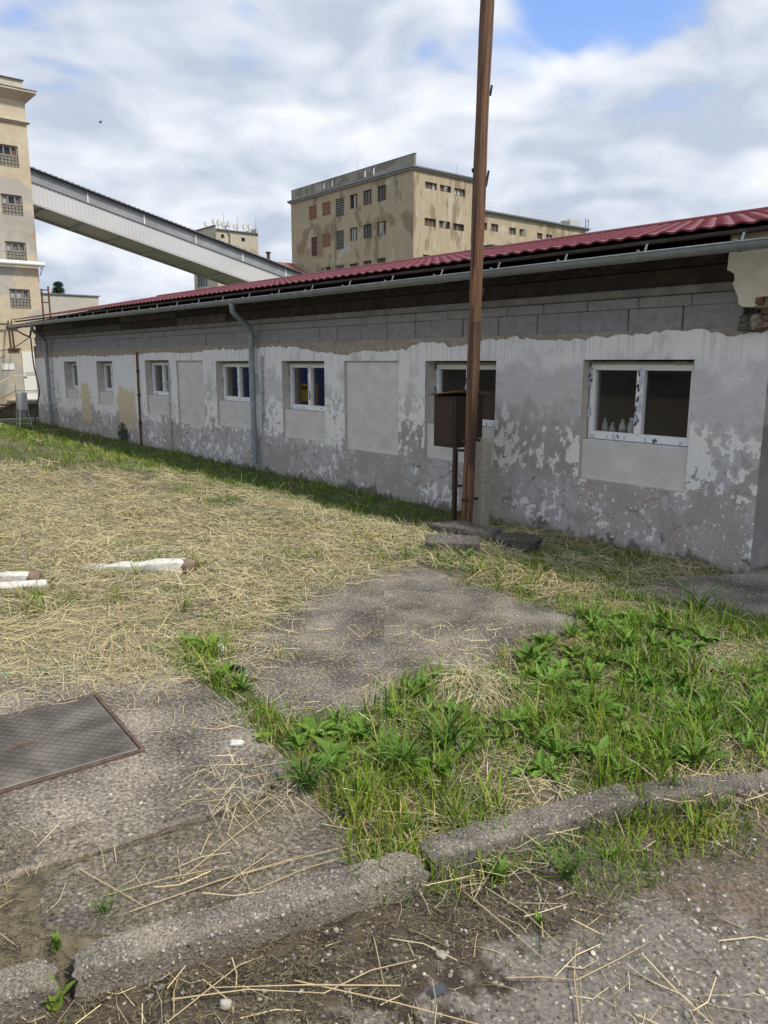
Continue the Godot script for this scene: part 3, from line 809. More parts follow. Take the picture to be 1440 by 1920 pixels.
func roof_sheet(wd: float, ln: float) -> ArrayMesh:
	var st := SurfaceTool.new()
	st.begin(Mesh.PRIMITIVE_TRIANGLES)
	var nx := 66; var rows := []
	var step := 0.35
	var s := 0.0
	while s < ln - 0.01:
		for q in [0.0, 0.35, 0.7, 0.985]: rows.append([minf(s + q * step, ln), (1.0 - q) * 0.022])
		s += step
	var grid := []
	for r in rows:
		var line := []
		for i in nx + 1:
			var x := wd * (float(i) / nx - 0.5)
			var ph := fposmod(float(i) / nx * 6.0, 1.0)
			var yv := 0.019 * (0.5 - 0.5 * cos(TAU * pow(ph, 0.8)))
			line.append(Vector3(x, yv + r[1], -r[0]))
		grid.append(line)
	for j in rows.size() - 1:
		st.set_smooth_group(0)
		for i in nx:
			var a: Vector3 = grid[j][i]; var b: Vector3 = grid[j][i + 1]; var c: Vector3 = grid[j + 1][i + 1]; var d: Vector3 = grid[j + 1][i]
			for p in [a, c, b, a, d, c]: st.add_vertex(p)
	for i in nx:     # front lip
		st.set_smooth_group(1)
		var a: Vector3 = grid[0][i]; var b: Vector3 = grid[0][i + 1]
		for p in [a + Vector3(0, -.018, 0), b, b + Vector3(0, -.018, 0), a + Vector3(0, -.018, 0), a, b]: st.add_vertex(p)
	st.generate_normals()
	st.set_material(M.roof)
	return st.commit()

# lump of broken concrete: subdivided box, corners rounded, surface uneven
func rock(size: Vector3, sub: int, amp: float, sd: int, rounding := 0.25) -> SurfaceTool:
	var ns := fnl(sd, 3.0 / maxf(0.05, size.length()), 3)
	var st := SurfaceTool.new()
	st.begin(Mesh.PRIMITIVE_TRIANGLES)
	st.set_smooth_group(0)
	var fn := func(p: Vector3) -> Vector3:
		var sp := p.normalized() * 1.15
		var q := p.lerp(sp, rounding * pow(maxf(absf(p.x) * absf(p.y), maxf(absf(p.y) * absf(p.z), absf(p.x) * absf(p.z))), 3.0))
		var w := q * size * 0.5
		return w + p.normalized() * amp * (ns.get_noise_3dv(w + Vector3(sd, 0, 0)) * 1.6)
	for ax in 3:
		for sg in [-1.0, 1.0]:
			for i in sub:
				for j in sub:
					var cs := []
					for q in [[i, j], [i + 1, j], [i + 1, j + 1], [i, j + 1]]:
						var x := Vector3.ZERO
						x[ax] = sg
						x[(ax + 1) % 3] = (2.0 * q[0] / sub - 1.0) * sg
						x[(ax + 2) % 3] = 2.0 * q[1] / sub - 1.0
						cs.append(fn.call(x))
					for k in [0, 2, 1, 0, 3, 2]: st.add_vertex(cs[k])
	st.generate_normals()
	return st
func commit_st(st: SurfaceTool, m: Material) -> ArrayMesh:
	st.set_material(m)
	return st.commit()

func face(x: float, z: float, outward_x := true) -> Transform3D:
	# frame of a wall: x along, y up, z outward
	if outward_x: return Transform3D(Basis(Vector3(0, 0, -1), Vector3(0, 1, 0), Vector3(1, 0, 0)), Vector3(x, 0, z))
	return Transform3D(Basis.IDENTITY, Vector3(x, 0, z))

# casement window set in a hole of a facade
func far_window(parent: Node3D, T: Transform3D, r: Rect2, depth: float, cols: int, frame_m: Material, panes: Array, open := -1) -> void:
	var wn := Node3D.new(); wn.name = "window"; parent.add_child(wn, true)
	wn.transform = T * Transform3D(Basis.IDENTITY, Vector3(r.position.x + r.size.x * 0.5, r.position.y, -depth))
	var W := r.size.x; var H := r.size.y
	var f := MB.new()
	var b := minf(0.06, W * 0.09)
	for s in [-1, 1]: f.box(Vector3(s * (W - b) * 0.5, H * 0.5, 0.02), Vector3(b, H, 0.07))
	for s in [0, 1]: f.box(Vector3(0, b * 0.5 if s == 0 else H - b * 0.5, 0.02), Vector3(W - 2 * b, b, 0.065))
	for k in range(1, cols): f.box(Vector3(-W * 0.5 + W * k / cols, H * 0.5, 0.02), Vector3(b * 0.8, H - 2 * b, 0.06))
	part("frame", f.mesh(frame_m), wn)
	for k in cols:
		var q := MB.new()
		var a := -W * 0.5 + W * k / cols + b * 0.4; var e := -W * 0.5 + W * (k + 1) / cols - b * 0.4
		q.quad(Vector3(a, b * 0.5, 0), Vector3(e, b * 0.5, 0), Vector3(e, H - b * 0.5, 0), Vector3(a, H - b * 0.5, 0))
		part("pane", q.mesh(panes[k % panes.size()]), wn)
	if open >= 0:
		var ca := MB.new()
		ca.box(Vector3(0, 0, 0.0), Vector3(W / cols - b, H - 2 * b, 0.03))
		part("open_casement", ca.mesh(M.pane_pale), wn, Vector3(-W * 0.5 + W * (open + 0.5) / cols, H * 0.48, 0.14), Basis(Vector3.RIGHT, 0.35))

func build_tower() -> void:
	var root := thing("factory_tower", "tall cream plastered factory tower with brown stains at the far left", "building", P(25.3, 0, -1.14), YAW)
	var tm := uv_mat(facade_texture(512, 700, 8.0, 10.9, [Vector3(.50, .43, .31), Vector3(.57, .52, .41), Vector3(.31, .225, .115), Vector3(.37, .365, .345)], 91, .13, .04))
	var T := face(0, 0)
	var rows := [[8.24, 8.92], [6.74, 7.39], [5.28, 5.91], [3.75, 4.39]]
	var holes := []
	for c in [-0.99, -3.2]:
		for r in rows: holes.append(Rect2(c, r[0], 0.65, r[1] - r[0]))
	var mb := MB.new()
	holes_wall(mb, T, Rect2(-8, -0.5, 8, 10.95), holes, 0.12)
	part("wall", mb.mesh(tm), root)
	mb = MB.new()
	mb.quad(Vector3(0, -.5, 0), Vector3(-6, -.5, 0), Vector3(-6, 10.4, 0), Vector3(0, 10.4, 0), Vector2(0, 1), Vector2(.7, 1), Vector2(.7, 0), Vector2(0, 0))
	mb.quad(Vector3(0, -.5, 8), Vector3(-6, -.5, 8), Vector3(-6, 10.4, 8), Vector3(0, 10.4, 8), Vector2(0, 1), Vector2(.7, 1), Vector2(.7, 0), Vector2(0, 0))
	mb.quad(Vector3(-6, -.5, 0), Vector3(-6, -.5, 8), Vector3(-6, 10.4, 8), Vector3(-6, 10.4, 0), Vector2(0, 1), Vector2(1, 1), Vector2(1, 0), Vector2(0, 0))
	part("side_wall", mb.mesh(tm), root)
	for c in [-0.99, -3.2]:
		for i in rows.size():
			var r = rows[i]
			var h: float = r[1] - r[0]
			far_window(root, T, Rect2(c, r[0] + h * 0.5, 0.65, h * 0.5), 0.10, 3, M.frame_grey, [[M.pane_dark, M.pane_dark, M.pane_brown], [M.pane_pale, M.pane_dark, M.pane_grey], [M.pane_pale, M.pane_grey, M.pane_brown], [M.pane_pale, M.pane_pale, M.pane_grey]][i])
			var gb := MB.new()
			for gx in 6:
				for gy in 3:
					gb.box(T * Vector3(c + 0.65 * (gx + 0.5) / 6, r[0] + h * 0.5 * (gy + 0.5) / 3, -0.09), Vector3(0.06, h * 0.5 / 3 - 0.014, 0.65 / 6 - 0.014), Basis.IDENTITY, 0.006)
			gb.box(T * Vector3(c + 0.325, r[0] + h * 0.25, -0.115), Vector3(0.03, h * 0.5, 0.65))
			part("glass_blocks", gb.mesh(M.glassblock), root)
	var tmc := mat(Color.WHITE, 0.95, ramp_tex(95, [lin(.42, .38, .29), lin(.53, .485, .385), lin(.58, .54, .45)], 0.03, 5), 2.0)
	mb = MB.new()
	# cornice with a sloping underside
	var x0 := 0.30
	mb.quad(Vector3(0, 10.33, 0), Vector3(0, 10.33, 8), Vector3(x0, 10.55, 8.3), Vector3(x0, 10.55, -.3))
	mb.quad(Vector3(0, 10.33, 0), Vector3(-6, 10.33, 0), Vector3(-6, 10.55, -.3), Vector3(x0, 10.55, -.3))
	mb.box(Vector3(-2.85, 10.59, 4), Vector3(6.3, 0.075, 8.6), Basis.IDENTITY, 0.01)
	part("cornice", mb.mesh(tmc), root)
	mb = MB.new()
	mb.box(Vector3(-2.85, 10.636, 4), Vector3(6.34, 0.014, 8.64))
	mb.box(Vector3(-3, 10.975, 4), Vector3(6.1, 0.02, 8.04))
	part("flashing", mb.mesh(M.metal_edge), root)
	mb = MB.new()
	mb.box(Vector3(-3, 10.80, 4.0), Vector3(5.98, 0.32, 7.96))
	part("parapet", mb.mesh(tmc), root)
	mb = MB.new()
	mb.box(Vector3(0.04, 9.70, 3.95), Vector3(0.12, 0.05, 8.1), Basis.IDENTITY, 0.01)
	mb.box(Vector3(0.025, 9.65, 3.96), Vector3(0.06, 0.05, 8.05), Basis.IDENTITY, 0.01)
	part("string_course", mb.mesh(tmc), root)
	mb = MB.new()
	var i := 0
	mb.tube(PackedVector3Array([Vector3(.18, 5.22, -.14), Vector3(.18, 5.16, 8)]), PackedFloat32Array([.085, .085]), 14)
	part("white_pipe", mb.mesh(M.white), root)
	mb = MB.new()
	for zz in [-0.05, 2.0, 4.0]: mb.tube(PackedVector3Array([Vector3(0, 4.9, zz), Vector3(.3, 5.1, zz), Vector3(.05, 5.1, zz)]), PackedFloat32Array([.02, .02, .02]), 6)
	part("pipe_bracket", mb.mesh(M.lightgrey), root)
	# door, name plate, cable bracket, roof ladder
	var dn := Node3D.new(); dn.name = "door"; root.add_child(dn)
	mb = MB.new()
	mb.box(Vector3(.02, 1.52, .43), Vector3(.04, 1.6, .70), Basis.IDENTITY, .005)
	part("leaf", mb.mesh(M.white), dn)
	mb = MB.new()
	for k in 6: mb.box(Vector3(.044, .95 + k * .04 + (k / 3) * .5, .43), Vector3(.012, .008, .6))
	mb.box(Vector3(.06, 1.5, .72), Vector3(.04, .02, .1), Basis.IDENTITY, .004)
	part("handle", mb.mesh(M.lightgrey), dn)
	mb = MB.new()
	mb.box(Vector3(.012, 1.83, 1.25), Vector3(.02, .2, .40))
	part("name_plate", mb.mesh(M.white), root)
	mb = MB.new()
	for zz in [1.02, 1.12]: mb.tube(PackedVector3Array([Vector3(.05, 3.35, zz), Vector3(.05, 2.35, zz - .03)]), PackedFloat32Array([.02, .02]), 6)
	for yy in [3.15, 2.42]:
		mb.box(Vector3(.05, yy, 1.0), Vector3(.08, .06, .38), Basis.IDENTITY, .008)
	part("cable_bracket", mb.mesh(M.rust), root)
	mb = MB.new()
	for zz in [-.07, -.3]: mb.tube(PackedVector3Array([Vector3(-.1, 3.1, zz), Vector3(-.1, 4.55 if zz < -.2 else 4.45, zz)]), PackedFloat32Array([.03, .03]), 6)
	for yy in [3.2, 3.6, 4.0, 4.42]: mb.tube(PackedVector3Array([Vector3(-.1, yy, .02), Vector3(-.1, yy, -.3)]), PackedFloat32Array([.022, .022]), 6)
	part("ladder", mb.mesh(M.rust), root)
	# cables
	for s in [[[P(25.15, 3.22, .05), P(23.0, 2.78, .02), P(22.5, 2.95, .05)], .028], [[P(25.15, 3.22, .05), P(25.1, 3.3, 2.5), P(25.1, 3.25, 6.0)], .03], [[P(25.15, 2.42, -.05), P(22.6, 2.75, .06)], .014], [[P(25.15, 2.40, .1), P(25.0, 2.05, 2.0), P(25.0, 1.8, 5.0)], .014], [[P(22.55, 2.75, .06), P(22.4, 1.9, .08), P(21.9, 1.2, .12), P(21.6, .9, .25), P(21.3, .2, .5)], .02]]:
		var cb := MB.new()
		var pts := PackedVector3Array(s[0])
		var rs := PackedFloat32Array()
		var smooth := PackedVector3Array()
		for k in pts.size() - 1:
			for q in 6:
				var t := q / 6.0
				smooth.append(pts[k].cubic_interpolate(pts[k + 1], pts[maxi(k - 1, 0)], pts[mini(k + 2, pts.size() - 1)], t))
		smooth.append(pts[-1])
		for q in smooth.size(): rs.append(s[1])
		cb.tube(smooth, rs, 6)
		var lb: String = ["thick black cable sagging from rusty bracket to the long building", "black cable running left from the rusty bracket along the tower", "thin black cable from lower bracket to the long building's far corner", "thin cable falling left from the lower rusty bracket", "black cable hanging down the far wall end to the grey cabinet"][i]
		solo("cable", cb.mesh(M.cable), lb, "cable", Vector3.ZERO, Basis.IDENTITY, "cables at the far end of the long building")
		i += 1
	# entrance steps
	var st := thing("entrance_stairs", "small concrete landing with steps and pale handrail at the tower door", "stairs", P(25.25, 0.1, -.3), YAW)
	mb = MB.new()
	mb.box(Vector3(.42, .56, -.15), Vector3(.85, .12, 1.4), Basis.IDENTITY, .015)
	part("landing", mb.mesh(M.conc_pale), st)
	mb = MB.new()
	mb.box(Vector3(.45, .24, .28), Vector3(.3, .52, .34), Basis.IDENTITY, .015)
	mb.box(Vector3(.02, .24, -.3), Vector3(.04, .52, 1.0))
	part("pier", mb.mesh(M.wall_pale), st)
	for k in 4:
		mb = MB.new()
		mb.box(Vector3(.42, .48 - k * .13, .70 + k * .26), Vector3(.8, .05, .28), Basis.IDENTITY, .01)
		part("step", mb.mesh(M.conc_dark), st)
	mb = MB.new()
	mb.box(Vector3(.84, .26, 1.08), Vector3(.05, .09, 1.25), Basis(Vector3.RIGHT, .464))
	part("stringer", mb.mesh(M.rust), st)
	mb = MB.new()
	mb.tube(PackedVector3Array([Vector3(.82, 1.45, -.6), Vector3(.82, 1.45, .45), Vector3(.82, .75, 1.9)]), PackedFloat32Array([.016, .016, .016]), 6)
	mb.tube(PackedVector3Array([Vector3(.82, .95, -.6), Vector3(.82, .95, .45), Vector3(.82, .35, 1.7)]), PackedFloat32Array([.013, .013, .013]), 6)
	mb.tube(PackedVector3Array([Vector3(.82, .6, .45), Vector3(.82, 1.45, .45)]), PackedFloat32Array([.016, .016]), 6)
	part("handrail", mb.mesh(M.handrail), st)
	mb = MB.new()
	mb.box(Vector3(0, .02, 2.2), Vector3(.25, .30, 6.4), Basis.IDENTITY, .02)
	solo("retaining_edge", mb.mesh(M.conc_pale), "low grey concrete edge in front of the tower steps", "low wall", P(23.4, .05, -.4), Basis(Vector3.UP, YAW))

func build_gallery() -> void:
	var root := thing("conveyor_gallery", "sloping light grey conveyor gallery descending from the cream tower", "conveyor", P(25.8, 0, -1.15), YAW)
	var S := 17.5; var sl := .246; var t0 := 8.46
	var pt := func(s: float, h: float, x: float) -> Vector3: return Vector3(x, t0 - sl * s + h, -s)
	var sbox := func(mb: MB, s0: float, s1: float, h0: float, h1: float, x0: float, x1: float) -> void:
		var c := [pt.call(s0, h0, x0), pt.call(s1, h0, x0), pt.call(s1, h1, x0), pt.call(s0, h1, x0), pt.call(s0, h0, x1), pt.call(s1, h0, x1), pt.call(s1, h1, x1), pt.call(s0, h1, x1)]
		mb.quad(c[4], c[5], c[6], c[7]); mb.quad(c[1], c[0], c[3], c[2]); mb.quad(c[3], c[7], c[6], c[2])
		mb.quad(c[0], c[1], c[5], c[4]); mb.quad(c[0], c[4], c[7], c[3]); mb.quad(c[5], c[1], c[2], c[6])
	for fx in [0.0, -2.0]:
		var mb := MB.new()
		var k := 0
		var dp := 0.010 if fx == 0.0 else -0.010
		var s := 0.0
		while s < S:
			for q in [[0.0, .05, 0.0, 0.0], [.05, .07, 0.0, dp], [.07, .12, dp, dp], [.12, .14, dp, 0.0]]:
				mb.quad(pt.call(s + q[0], -1.12, fx + q[2]), pt.call(s + q[1], -1.12, fx + q[3]), pt.call(s + q[1], -.45, fx + q[3]), pt.call(s + q[0], -.45, fx + q[2]))
			s += .14
		part("ribbed_cladding", mb.mesh(M.clad), root)
		for j in 9:
			var a := -0.05 + j * 2.05; var e := minf(a + 2.05, S)
			mb = MB.new()
			sbox.call(mb, maxf(a, 0) + .025, e - .025, -.445, -.07, fx - .03, fx - .005 if fx == 0.0 else fx + .03)
			part("translucent_panel", mb.mesh(M.cladgrey), root)
			mb = MB.new()
			sbox.call(mb, maxf(a - .02, 0), maxf(a, 0) + .025, -.445, -.07, fx - .03, fx + .02)
			part("mullion", mb.mesh(M.white), root)
		mb = MB.new()
		sbox.call(mb, 0, S, -.455, -.44, fx - .02, fx + .045)
		sbox.call(mb, 0, S, -.10, -.065, fx - .02, fx + .05)
		part("rail", mb.mesh(M.metal_edge), root)
	var rf := MB.new()
	var s := 0.0
	while s < S:
		sbox.call(rf, s, s + .10, -.03, .02, -2.12, .13)
		sbox.call(rf, s + .10, s + .18, -.03, 0.0, -2.12, .13)
		s += .18
	part("roof", rf.mesh(M.galroof), root)
	rf = MB.new()
	# sheet floor of the same grey metal, on cross beams
	sbox.call(rf, 0, S, -1.09, -1.07, -1.93, -.06)
	part("floor", rf.mesh(M.clad), root)
	rf = MB.new()
	for bx in [[-2.0, -1.93], [-.05, .0]]: sbox.call(rf, 0, S, -1.16, -1.10, bx[0], bx[1])
	s = .5
	while s < S:
		sbox.call(rf, s, s + .07, -1.16, -1.10, -1.928, -.052)
		s += 1.4
	part("floor_beams", rf.mesh(M.galbeam), root)

func build_factory() -> void:
	var root := thing("factory_building", "large ochre factory block with flat roof behind the red roof", "building", P(48.57, 0, -38.85), YAW)
	var cols := [Vector3(.375, .315, .215), Vector3(.44, .38, .275), Vector3(.215, .165, .095), Vector3(.48, .435, .35)]
	var mL := uv_mat(facade_texture(800, 420, 18.96, 10.0, cols, 101, .34, .05))
	var mR := uv_mat(facade_texture(900, 420, 24.0, 10.0, cols, 111, .33, -.02))
	var TL := face(0, 0, false); var TR := face(0, 0, true)
	# left face: [u far, u near, y0, y1, kind]
	var wl := [[53.41, 52.22, 15.98, 17.28, 0], [55.49, 54.25, 15.96, 17.24, 0], [57.50, 56.38, 15.95, 17.19, 0], [59.77, 58.44, 15.48, 17.15, 2], [61.98, 60.58, 15.92, 17.14, 1], [64.28, 62.92, 15.84, 17.13, 1],
		[53.49, 52.22, 13.1, 14.27, 0], [55.51, 54.26, 13.08, 14.3, 0], [57.54, 56.41, 13.09, 14.27, 0], [59.74, 58.49, 12.51, 14.25, 2], [61.96, 60.65, 12.98, 14.22, 1], [64.0, 62.95, 12.36, 14.17, 3],
		[53.5, 52.29, 9.9, 11.15, 0], [55.54, 54.3, 9.9, 11.11, 0], [57.58, 56.4, 9.9, 11.06, 0], [59.81, 58.5, 9.5, 11.12, 2], [62.13, 60.7, 9.6, 11.12, 0]]
	var hl := []
	for q in wl: hl.append(Rect2(-(q[0] - 48.57), q[2], q[0] - q[1], q[3] - q[2]))
	var mb := MB.new()
	holes_wall(mb, TL, Rect2(-18.96, 0, 18.96, 18.0), hl, 0.22)
	part("wall", mb.mesh(mL), root)
	var r := RandomNumberGenerator.new(); r.seed = 12
	var ps := [M.pane_dark, M.pane_grey, M.pane_brown, M.pane_pale, M.pane_dark]
	for i in wl.size():
		var q = wl[i]
		var rc: Rect2 = hl[i]
		if q[4] == 0:
			var pp := [ps[r.randi() % 5], ps[r.randi() % 5], ps[r.randi() % 3]]
			far_window(root, TL, rc, 0.18, 3, M.frame_brown, pp, 1 if i == 6 or i == 16 else -1)
		elif q[4] == 1:
			mb = MB.new()
			var by := rc.position.y
			var row := 0
			while by < rc.end.y - .06:
				var bx := rc.position.x - (0.12 if row % 2 else 0.0)
				while bx < rc.end.x:
					var a := maxf(bx, rc.position.x); var e := minf(bx + .24, rc.end.x)
					if e - a > .03: mb.box(Vector3((a + e) * .5, by + .035, -.10 + r.randf_range(-.012, .012)), Vector3(e - a - .012, .066, .1))
					bx += .25
				by += .078; row += 1
			part("brick_infill", mb.mesh(M.brick), root).set_meta("kind", "stuff")
			mb = MB.new()
			mb.quad(Vector3(rc.position.x, rc.position.y, -.12), Vector3(rc.end.x, rc.position.y, -.12), Vector3(rc.end.x, rc.end.y, -.12), Vector3(rc.position.x, rc.end.y, -.12))
			part("mortar", mb.mesh(M.conc_pale), root)
		elif q[4] == 2:
			for k in 8:
				mb = MB.new()
				mb.box(Vector3.ZERO, Vector3(rc.size.x, rc.size.y / 8 * 1.05, .02), Basis(Vector3.RIGHT, -.5))
				part("louvre_slat", mb.mesh(M.louvre), root, Vector3(rc.get_center().x, rc.position.y + rc.size.y * (k + .5) / 8, -.10))
		else:
			mb = MB.new()
			mb.box(Vector3(rc.get_center().x, rc.get_center().y, -.15), Vector3(rc.size.x, rc.size.y, .05))
			for k in 3: mb.box(Vector3(rc.get_center().x, rc.position.y + rc.size.y * (k + .7) / 3.6, -.11), Vector3(rc.size.x, .05, .04))
			part("shutter", mb.mesh(M.frame_brown), root)
	# right face, tall part and lower wing
	var wr := [[40.14, 41.52, 16.55, 17.10, 3], [41.89, 43.26, 16.55, 17.08, 3], [43.64, 44.99, 16.45, 17.05, 3], [40.11, 41.45, 13.51, 14.16, 3], [41.82, 43.2, 13.51, 14.13, 3], [43.58, 44.94, 13.51, 14.09, 3], [39.97, 41.3, 10.45, 11.12, 3], [41.81, 43.1, 10.45, 11.14, 3],
		[47.2, 47.95, 13.9, 14.55, 2], [48.47, 49.45, 13.9, 14.58, 2], [50.99, 51.93, 13.87, 14.5, 2], [52.44, 53.33, 13.86, 14.5, 2], [55.05, 55.9, 13.85, 14.42, 2], [56.44, 57.39, 13.84, 14.41, 2], [58.98, 59.87, 13.85, 14.36, 2], [60.3, 61.1, 13.85, 14.35, 2]]
	var hr := []
	for q in wr: hr.append(Rect2(q[0] - 38.85, q[2], q[1] - q[0], q[3] - q[2]))
	mb = MB.new()
	holes_wall(mb, TR, Rect2(0, 0, 8.0, 18.0), hr.slice(0, 8), 0.22)
	part("wall", mb.mesh(mR), root)
	mb = MB.new()
	holes_wall(mb, TR, Rect2(8.0, 0, 16.0, 15.45), hr.slice(8), 0.22)
	part("wall", mb.mesh(mR), root)
	for i in wr.size():
		far_window(root, TR, hr[i], 0.18, wr[i][4], M.frame_brown, [ps[r.randi() % 4], ps[1 + r.randi() % 3], ps[r.randi() % 5]], 1 if i in [1, 4, 11] else -1)
	# other sides and roofs
	mb = MB.new()
	mb.quad(Vector3(-18.96, 0, 0), Vector3(-18.96, 0, -24), Vector3(-18.96, 18, -24), Vector3(-18.96, 18, 0))
	mb.quad(Vector3(0, 15.4, -8), Vector3(-18.96, 15.4, -8), Vector3(-18.96, 18, -8), Vector3(0, 18, -8))
	mb.quad(Vector3(0, 0, -24), Vector3(-18.96, 0, -24), Vector3(-18.96, 15.4, -24), Vector3(0, 15.4, -24))
	part("rear_wall", mb.mesh(M.wall_pale), root)
	mb = MB.new()
	mb.box(Vector3(-9.48, 18.08, -4.0), Vector3(19.5, .16, 8.6), Basis.IDENTITY, .02)
	mb.box(Vector3(-9.4, 15.53, -16.1), Vector3(19.4, .16, 16.6), Basis.IDENTITY, .02)
	part("roof", mb.mesh(M.metal_edge), root)
	mb = MB.new()
	mb.box(Vector3(-9.48, 17.93, -4.0), Vector3(19.3, .13, 8.4), Basis.IDENTITY, .02)
	mb.box(Vector3(-9.4, 15.40, -16.05), Vector3(19.1, .10, 16.4), Basis.IDENTITY, .02)
	part("cornice", mb.mesh(M.conc_pale), root)
	# parapet wall with four slots that show sky
	var sl := []
	for q in [62.0, 60.65, 55.55, 54.3]: sl.append(Rect2(-(q - 48.57), 18.42, 0.36, 0.62))
	var mp := uv_mat(facade_texture(700, 64, 18.96, 1.1, [Vector3(.26, .245, .21), Vector3(.34, .32, .275), Vector3(.17, .15, .12), Vector3(.40, .38, .34)], 121, .25, .0))
	mb = MB.new()
	holes_wall(mb, face(0, -.05, false), Rect2(-18.9, 18.16, 18.9, 0.98), sl, 0.2)
	holes_wall(mb, face(0, -.25, false), Rect2(-18.9, 18.16, 18.9, 0.98), sl, 0.0)
	mb.quad(Vector3(-18.9, 19.14, -.05), Vector3(0, 19.14, -.05), Vector3(0, 19.14, -.25), Vector3(-18.9, 19.14, -.25))
	mb.quad(Vector3(0, 18.16, -.05), Vector3(0, 18.16, -.25), Vector3(0, 19.14, -.25), Vector3(0, 19.14, -.05))
	part("parapet", mb.mesh(mp), root)
	mb = MB.new()
	mb.box(Vector3(-9.45, 19.16, -.15), Vector3(19.0, .04, .26))
	part("coping", mb.mesh(M.metal_edge), root)
	# railing on the wing
	for k in 9:
		mb = MB.new()
		mb.tube(PackedVector3Array([Vector3(-.3, 15.6, -8.2 - k * 1.7), Vector3(-.3, 16.45, -8.2 - k * 1.7)]), PackedFloat32Array([.025, .025]), 6)
		part("railing_post", mb.mesh(M.white), root)
	for yy in [16.45, 16.1]:
		mb = MB.new()
		mb.tube(PackedVector3Array([Vector3(-.3, yy, -8.2), Vector3(-.3, yy, -22.0)]), PackedFloat32Array([.022, .022]), 6)
		part("railing_rail", mb.mesh(M.white), root)
	mb = MB.new()
	mb.box(Vector3(-1.0, 15.95, -22.6), Vector3(1.2, .75, 1.6), Basis.IDENTITY, .02)
	part("roof_box", mb.mesh(M.wall_pale), root)
	mb = MB.new()
	for zz in [-23.7, -24.15]: mb.tube(PackedVector3Array([Vector3(.15, 12, zz), Vector3(.15, 16.5, zz)]), PackedFloat32Array([.04, .04]), 6)
	for k in 9: mb.tube(PackedVector3Array([Vector3(.15, 12.3 + k * .5, -23.7), Vector3(.15, 12.3 + k * .5, -24.15)]), PackedFloat32Array([.025, .025]), 6)
	part("ladder", mb.mesh(M.frame_grey), root)
	mb = MB.new()
	mb.tube(PackedVector3Array([Vector3(-11.3, 9, .06), Vector3(-11.3, 14.9, .06)]), PackedFloat32Array([.04, .04]), 6)
	part("drain_pipe", mb.mesh(M.conc_pale), root)
	mb = MB.new()
	mb.box(Vector3(.6, 12.45, -9.8), Vector3(1.2, .12, 2.6), Basis.IDENTITY, .02)
	part("canopy", mb.mesh(M.galroof), root)
	mb = MB.new()
	for q in [[Vector3(-2, 18.1, -7), 1.6], [Vector3(-8, 19, -.2), 1.0], [Vector3(-1, 15.6, -14.5), 1.3]]: mb.tube(PackedVector3Array([q[0], q[0] + Vector3(0, q[1], 0)]), PackedFloat32Array([.015, .01]), 5)
	part("lightning_rod", mb.mesh(M.metal_edge), root)

